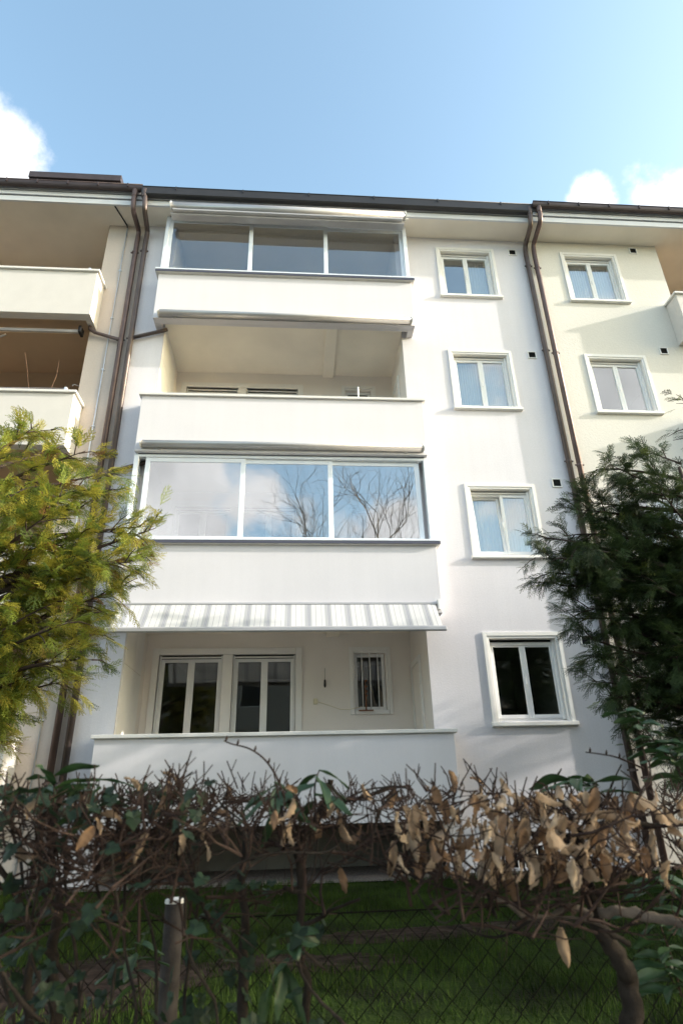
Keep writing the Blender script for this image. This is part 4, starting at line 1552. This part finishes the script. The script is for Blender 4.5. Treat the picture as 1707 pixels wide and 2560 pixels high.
stems = {
    'a': [(r7, [(110, 1500), (130, 1185), (120, 1000), (150, 850), (130, 760), (90, 660), (40, 560), (-20, 480)], -7.58, 34, 18, 'stem'),
          (r7, [(150, 850), (220, 880), (270, 950), (310, 1010), (330, 1150)], -7.58, 20, 13, 'limb'),
          (r7, [(190, 1185), (100, 1090), (40, 1010), (0, 930), (-40, 860)], -7.75, 15, 11, 'limb'),
          (r7, [(30, 600), (200, 580), (370, 550), (460, 470), (560, 380), (640, 340), (760, 330)], -7.55, 13, 7, 'limb'),
          (r7, [(240, 620), (230, 480), (235, 400), (220, 300), (250, 220)], -7.6, 20, 8, 'limb'),
          (r7, [(240, 400), (330, 480), (400, 480), (470, 420), (520, 330)], -7.6, 13, 6, 'limb'),
          (r7, [(490, 440), (500, 560), (520, 700), (540, 880), (440, 910), (370, 980), (350, 1120)], -7.8, 7, 5, 'limb'),
          (r7, [(250, 1400), (240, 1100), (230, 900), (250, 740), (260, 600)], -7.35, 46, 30, 'stem')],
    'b': [(r7, [(1080, 1500), (1060, 1185), (1060, 900), (1070, 700), (1050, 560), (1070, 400), (1040, 320)], -7.5, 42, 22, 'stem'),
          (r7, [(930, 770), (880, 660), (820, 560), (780, 480), (770, 380), (740, 300), (720, 240)], -7.6, 16, 8, 'limb'),
          (r7, [(930, 770), (1000, 830), (1050, 900)], -7.6, 15, 15, 'limb'),
          (r7, [(480, 720), (640, 520), (760, 430), (860, 340), (900, 260), (905, 120)], -7.5, 12, 6, 'limb'),
          (r7, [(620, 400), (660, 480), (760, 490), (800, 500)], -7.7, 9, 6, 'limb'),
          (r7, [(810, 600), (815, 850), (900, 1020), (940, 1100), (950, 1300)], -7.7, 11, 10, 'limb'),
          (r7, [(600, 350), (700, 330), (790, 330), (900, 260)], -7.45, 12, 6, 'limb'),
          (r7, [(1050, 350), (980, 250), (930, 170), (905, 110)], -7.5, 10, 5, 'limb')],
    'c': [(r7, [(1350, 1500), (1330, 1185), (1340, 1000), (1310, 900), (1310, 640), (1300, 480), (1320, 370), (1390, 290), (1420, 200), (1440, 120)], -7.55, 32, 22, 'stem'),
          (r7, [(1390, 260), (1500, 215), (1600, 190), (1700, 150), (1800, 165)], -7.55, 14, 7, 'limb'),
          (r7, [(1320, 400), (1200, 410), (1130, 380), (1090, 330), (1000, 260), (960, 220)], -7.6, 12, 6, 'limb'),
          (r7, [(820, 600), (900, 570), (990, 520), (1050, 480), (1200, 440), (1400, 440), (1470, 410)], -7.8, 7, 9, 'limb'),
          (r7, [(1520, 460), (1510, 350), (1500, 250), (1490, 200)], -7.6, 10, 8, 'limb'),
          (r7, [(1300, 900), (1320, 980), (1400, 1090), (1500, 1185), (1600, 1300)], -7.7, 11, 11, 'limb'),
          (r7, [(1240, 590), (1290, 610), (1340, 580), (1370, 500), (1385, 380)], -7.65, 15, 9, 'limb'),
          (r7, [(1310, 760), (1400, 720), (1440, 690), (1568, 640)], -7.5, 20, 10, 'limb'),
          (r7, [(1310, 850), (1380, 920), (1420, 950)], -7.65, 13, 8, 'limb'),
          (r8, [(180, 440), (150, 560), (100, 650), (40, 690), (-60, 690)], -7.6, 14, 8, 'limb'),
          (r8, [(15, 470), (20, 560), (45, 660)], -7.6, 9, 9, 'limb'),
          (r8, [(270, 360), (200, 420), (175, 480)], -7.55, 8, 12, 'limb'),
          (r8, [(0, 410), (110, 360), (230, 340)], -7.5, 10, 6, 'limb')],
    'd': [(r8, [(1360, 1700), (1335, 1427), (1310, 1200), (1230, 1050), (1170, 950), (1150, 850), (1100, 700), (1090, 560), (1060, 470)], -7.62, 84, 38, 'stem'),
          (r8, [(1150, 930), (1050, 890), (950, 935), (840, 935), (770, 880), (690, 850), (570, 830)], -7.66, 26, 10, 'pale'),
          (r8, [(1320, 1060), (1230, 1010), (1150, 960), (1000, 940), (860, 960)], -7.7, 24, 9, 'limb'),
          (r8, [(1180, 920), (1300, 910), (1430, 940), (1568, 965), (1700, 990)], -7.66, 38, 33, 'pale'),
          (r8, [(1090, 570), (950, 560), (800, 555), (700, 520)], -7.6, 22, 8, 'limb'),
          (r8, [(1100, 700), (1200, 750), (1320, 720), (1420, 690), (1560, 700)], -7.55, 18, 9, 'limb'),
          (r8, [(1130, 530), (1300, 500), (1450, 520), (1600, 500)], -7.55, 26, 14, 'limb'),
          (r8, [(570, 830), (400, 780), (280, 730), (180, 700)], -7.66, 10, 6, 'limb'),
          (r8, [(640, 790), (560, 720), (500, 680), (430, 640)], -7.66, 8, 5, 'limb'),
          (r8, [(345, 810), (400, 900), (470, 965), (530, 930), (555, 870)], -7.7, 7, 6, 'limb'),
          (r8, [(540, 980), (680, 1030), (780, 1010), (860, 960)], -7.66, 8, 11, 'limb'),
          (r8, [(690, 850), (700, 900), (715, 945)], -7.68, 14, 6, 'limb'),
          (r8, [(1040, 590), (1100, 700), (1150, 780), (1180, 860)], -7.72, 12, 14, 'limb'),
          (r8, [(1060, 480), (1000, 400), (980, 330), (1010, 260)], -7.55, 18, 7, 'limb'),
          (r8, [(1080, 480), (1200, 420), (1240, 330), (1285, 240)], -7.55, 16, 6, 'limb')],
}
for k_, lst in stems.items():
    t, att = HX[k_]
    for conv, path, d, ra, rb, kind in lst:
        mb = MB()
        pts = branch(mb, conv, path, d, ra * .5, rb * .5, knob=.06 if ra > 30 else .16, sides=12 if ra > 30 else 8, dz=rs.uniform(-.1, .1))
        mb.build({'stem': 'stem', 'limb': 'limb', 'pale': 'limb'}[kind], M_HPALE if kind == 'pale' else M_HBARK, t, True)
        att += [p for p in pts if p.z > .62]


def in_frame(p):
    d = Vector(p) - CAM
    u = PW / 2 + FPX * d.dot(RX) / d.dot(FX)
    v = PH / 2 - FPX * d.dot(UX) / d.dot(FX)
    return u / 1.08865, v / 1.08865


def hedge_top(x_ov):
    """height line of the clipped top, overview pixels"""
    return 1826 + 13 * math.sin(x_ov / 90) + 11 * math.sin(x_ov / 37 + 1) + 9 * math.sin(x_ov / 19 + 2) - 18 * math.exp(-((x_ov - 1150) / 160) ** 2) - 8 * math.exp(-((x_ov - 520) / 80) ** 2)


def twig_from(mb, p, d, l, r, lev, zmax_ov, tips):
    n = 3
    pts = [Vector(p)]
    dd = Vector(d)
    for i in range(n):
        dd = (dd + Vector((rs.gauss(0, .22), rs.gauss(0, .22), rs.gauss(0.02, .18)))).normalized()
        q = pts[-1] + dd * (l / n)
        u, v = in_frame(q)
        if v < zmax_ov(u) - 8 + rs.uniform(-38, 22):
            break
        pts.append(q)
    if len(pts) < 2:
        return
    n = len(pts) - 1
    mb.tube(pts, [r, r * .8, r * .65, r * .45][:n + 1], 4 if lev else 5, n < 3)
    tips.append((pts[-1], dd.copy()))
    if lev < 2:
        for c in range(rs.choice((2, 3, 3) if lev == 0 else (1, 2, 2))):
            q = pts[rs.randint(1, n)]
            side = Vector((rs.gauss(0, 1), rs.gauss(0, .8), rs.gauss(.35, .6)))
            twig_from(mb, q, (dd + side * .8).normalized(), l * rs.uniform(.45, .8), r * .65, lev + 1, zmax_ov, tips)


TIPS = {}
for k_, (t, att) in HX.items():
    mb = MB()
    tips = []
    upper = [p for p in att if p.z > .70]
    nt = {'a': 95, 'b': 55, 'c': 50, 'd': 110}[k_]
    for i in range(nt):
        p = Vector(rs.choice(upper)) + Vector((rs.gauss(0, .02), rs.gauss(0, .06), rs.gauss(0, .01)))
        twig_from(mb, p, Vector((rs.gauss(0, .7), rs.gauss(0, .5), rs.uniform(-.15, .9))).normalized(), rs.uniform(.07, .17), rs.uniform(.0018, .0042), 0, hedge_top, tips)
    # closely clipped twigs filling the top of the hedge
    xr = {'a': (-140, 430), 'b': (380, 720), 'c': (640, 960), 'd': (900, 1720)}[k_]
    for i in range({'a': 190, 'b': 95, 'c': 55, 'd': 170}[k_]):
        xo = rs.uniform(*xr)
        yo = hedge_top(xo) + abs(rs.gauss(0, 1)) * 48 + 12
        d_ = rs.uniform(-7.82, -7.2)
        p = px(*ov(xo, yo), d_)
        twig_from(mb, p, Vector((rs.gauss(0, .7), rs.gauss(0, .5), rs.uniform(-.4, .9))).normalized(), rs.uniform(.035, .10), rs.uniform(.0014, .003), 1, hedge_top, tips)
    for i in range({'a': 85, 'b': 50, 'c': 30, 'd': 75}[k_]):       # cut ends standing up out of the top
        xo = rs.uniform(*xr)
        p = px(*ov(xo, hedge_top(xo) + rs.uniform(0, 45)), rs.uniform(-7.85, -7.25))
        d_ = Vector((rs.gauss(0, .45), rs.gauss(0, .25), 1)).normalized()
        l_ = rs.uniform(.03, .075)
        q = p + d_ * l_ * .6 + Vector((rs.gauss(0, .004), 0, 0))
        mb.tube([p, q, p + d_ * l_], [.0022, .0018, .0015], 4)
        if rs.random() < .5:
            e_ = (d_ + Vector((rs.choice((-1, 1)) * .8, 0, .1))).normalized() * rs.uniform(.012, .03)
            mb.tube([q, q + e_], [.0014, .0012], 4)
    o = mb.build('twigs', M_TWIG, t)
    o['kind'] = 'stuff'
    TIPS[k_] = tips


def dry_leaves(k_, n, xr, yr, bias=None):
    t, _ = HX[k_]
    cand = []
    for p, d in TIPS[k_]:
        u, v = in_frame(p)
        if xr[0] < u < xr[1] and yr[0] < v < yr[1]:
            cand.append((p, d))
    rs.shuffle(cand)
    for p, d in (cand * 4)[:n]:
        p = p + Vector((rs.gauss(0, .008), rs.gauss(0, .02), rs.gauss(0, .008)))
        dn = Vector((rs.gauss(0, .38), rs.gauss(0, .3), -1)) if rs.random() < .82 else Vector((rs.gauss(0, 1), rs.gauss(0, .6), rs.gauss(0, .5)))
        place(rs.choice(DRY), 'dry_leaf', t, p, dn, rs.uniform(0, 6.28), rs.uniform(.5, 1.0))


dry_leaves('d', 235, (910, 1400), (1810, 1990))
dry_leaves('d', 40, (1400, 1600), (1820, 1990))
dry_leaves('c', 22, (560, 960), (1790, 2020))
dry_leaves('b', 16, (380, 700), (1790, 1990))
dry_leaves('a', 12, (0, 430), (1790, 2000))
# the long hanging leaves that stand out singly
td = HX['d'][0]
for x, y, dx, dz_, s_ in ((930, 680, .02, -1, 1.25), (960, 600, .35, -1, 1.1), (990, 640, .4, -1, 1.2), (700, 640, .25, -1, 1.35), (740, 720, .35, -1, 1.1), (1010, 985, -.05, -1, 1.15), (1180, 520, .1, -1, 1.2),
                           (1240, 530, .7, -1, 1.2), (1290, 560, .75, -1, 1.1), (330, 500, .1, -1, 1.2), (380, 590, -.4, -1, 1.0), (470, 540, -.3, -1, 1.1), (530, 640, .5, -1, 1.1), (240, 590, -.1, -1, 1.1),
                           (1340, 380, .9, -.6, 1.3), (1420, 420, .9, -.7, 1.2), (1150, 470, 1, -.15, 1.1), (1260, 480, .3, -1, 1.0), (860, 620, .1, -1, 1.2), (600, 540, -.2, -1, 1.0), (680, 500, .2, -1, 1.2), (290, 430, .5, -1, 1.1)):
    place(rs.choice(DRY), 'dry_leaf', td, px(*r8(x, y), -7.72), Vector((dx, rs.gauss(0, .1), dz_)), rs.uniform(0, 6.28), s_)

# ivy through the left shrub
ta = HX['a'][0]
ivy = thing('ivy', 'dark ivy climbing through the left end of the hedge', 'plant', (-3.3, -7.6, -.5))
vine = MB()
for i in range(7):
    x = 40 + i * 65
    pts = [px(*ov(x + rs.gauss(0, 25), y), -7.6 + rs.gauss(0, .05)) for y in (2500, 2330, 2180, 2030, 1900, 1830)]
    vine.tube(smooth_path(pts, 3), .0035, 5)
vine.build('vine', M_HBARK, ivy, True)
for i in range(250):
    r_ = rs.random()
    if r_ < .5:
        xo, yo = rs.uniform(-20, 470), 1800 + abs(rs.gauss(0, 70))
    elif r_ < .85:
        xo, yo = abs(rs.gauss(0, 150)), rs.uniform(1900, 2352)
    else:
        xo, yo = rs.uniform(380, 740), rs.uniform(1990, 2352)
    p = px(*ov(xo, yo), rs.uniform(-7.85, -7.3))
    place(rs.choice(IVY), 'ivy_leaf', ivy, p, Vector((rs.gauss(0, .6), rs.gauss(-.5, .4), rs.gauss(-.6, .5))), rs.uniform(-.7, .7), rs.uniform(.6, 1.1))


def sprig(label, conv, path, d, leaves, meshes, lname, group=None, down=.0, each=1.0):
    """a leafy shoot: stem traced in zoom pixels, leaves set alternately along its upper part"""
    pts = smooth_path([px(*conv(x, y), d + .03 * i) for i, (x, y) in enumerate(path)], 6)
    t = thing('evergreen_shoot', label, 'plant', pts[0], group)
    MB().tube(pts, [.0028 * (1 - .55 * i / (len(pts) - 1)) for i in range(len(pts))], 6).build('stem', M_TWIG, t, True)
    n = len(pts)
    for i in range(leaves):
        f_ = 1 - .62 * (i / max(1, leaves - 1)) if leaves > 1 else 1
        j = min(n - 1, int(f_ * (n - 1)))
        ax = (pts[j] - pts[max(0, j - 2)]).normalized()
        a = i * 2.4
        side = Vector((math.cos(a), .55 * math.sin(a) - .25, .35 * math.sin(a * 1.3) - down))
        place(rs.choice(meshes), lname, t, pts[j], ax * .35 + side, rs.uniform(-.4, .4), rs.uniform(.75, 1.1) * each)
    return t


G_ = 'evergreen shoots in the hedge'
sprig('long-leaved evergreen shoot at the far left of the hedge top', r7, [(230, 330), (235, 200), (240, 100)], -7.7, 8, LAU, 'green_leaf', G_)
sprig('evergreen shoot with folded leaves right of the leftmost shoot', r7, [(420, 330), (420, 220), (435, 120)], -7.65, 8, LAU, 'green_leaf', G_, .35)
sprig('bright green shoot hanging beside the arching bare twig', r7, [(1240, 330), (1215, 200), (1195, 130)], -7.72, 7, LAU, 'green_leaf', G_, .75)
sprig('evergreen shoot with a broad hanging leaf above the middle stem', r7, [(1380, 320), (1370, 160), (1390, 80)], -7.72, 7, LAU, 'green_leaf', G_, .55)
sprig('evergreen shoot spreading flat over the withered leaves', r8, [(1250, 430), (1150, 340), (1040, 300)], -7.6, 9, LAU, 'green_leaf', G_, .1)
sprig('evergreen shoot at the right edge above the hedge', r8, [(1600, 420), (1540, 250), (1500, 170)], -7.6, 10, LAU, 'green_leaf', G_, .2)
sprig('oval-leaved shoot in front of the rain pipes', r6, [(1568, 2000), (1400, 1800), (1310, 1690), (1220, 1610)], -7.5, 11, OVL, 'green_leaf', G_, .25, 1.15)
sprig('broad-leaved shoot at the right edge before the dark yew', r6, [(1640, 2000), (1560, 1860), (1500, 1800)], -7.55, 9, LAU, 'green_leaf', G_, .2)
sprig('low evergreen shoot beside the thick stem', r8, [(1560, 1300), (1500, 1080), (1430, 900)], -7.5, 11, LAU, 'green_leaf', G_, .3)
sprig('evergreen shoot in the lower right corner', r8, [(1640, 1427), (1530, 1250), (1480, 1150)], -7.55, 11, LAU, 'green_leaf', G_, .3)
sprig('evergreen shoot by the right-hand light branch', r8, [(1600, 900), (1500, 820), (1430, 760)], -7.5, 9, LAU, 'green_leaf', G_, .2)
sprig('small-leaved shoot on the stem in the middle of the hedge', r7, [(1320, 900), (1290, 840), (1275, 780)], -7.75, 5, OVL, 'green_leaf', G_, .2)
sprig('hanging evergreen shoot below the middle of the hedge', r7, [(1290, 850), (1240, 920), (1215, 980)], -7.7, 5, LAU, 'green_leaf', G_, .9)
sprig('dim evergreen shoot low behind the fence post', r7, [(620, 1150), (600, 950), (590, 830)], -7.3, 8, LAU, 'green_leaf', G_, .4)

# arching bare shoots standing out of the hedge
for lab, conv, path, d in (('bare arching shoot with buds rising above the middle of the hedge', r7, [(1240, 200), (1200, 100), (1150, 30), (1085, -15), (1010, -35), (975, -50)], -7.7),
                           ('thin bare shoot reaching left before the cream pipes', r6, [(1330, 1960), (1240, 1920), (1160, 1890), (1080, 1875), (985, 1862)], -7.6)):
    pts = smooth_path([px(*conv(x, y), d) for x, y in path], 6)
    t = thing('bare_shoot', lab, 'twig', pts[0])
    MB().tube(pts, [.0026 * (1 - .5 * i / len(pts)) for i in range(len(pts))], 6).build('stem', M_TWIG, t, True)
    for i in range(4, len(pts), 6):
        p = pts[i]
        MB().tube([p, p + Vector((.002, 0, .006)), p + Vector((.003, 0, .012))], [.002, .0028, .0006], 6).build('bud', M_TWIG, t, True)
print('yew triangles', ntri)
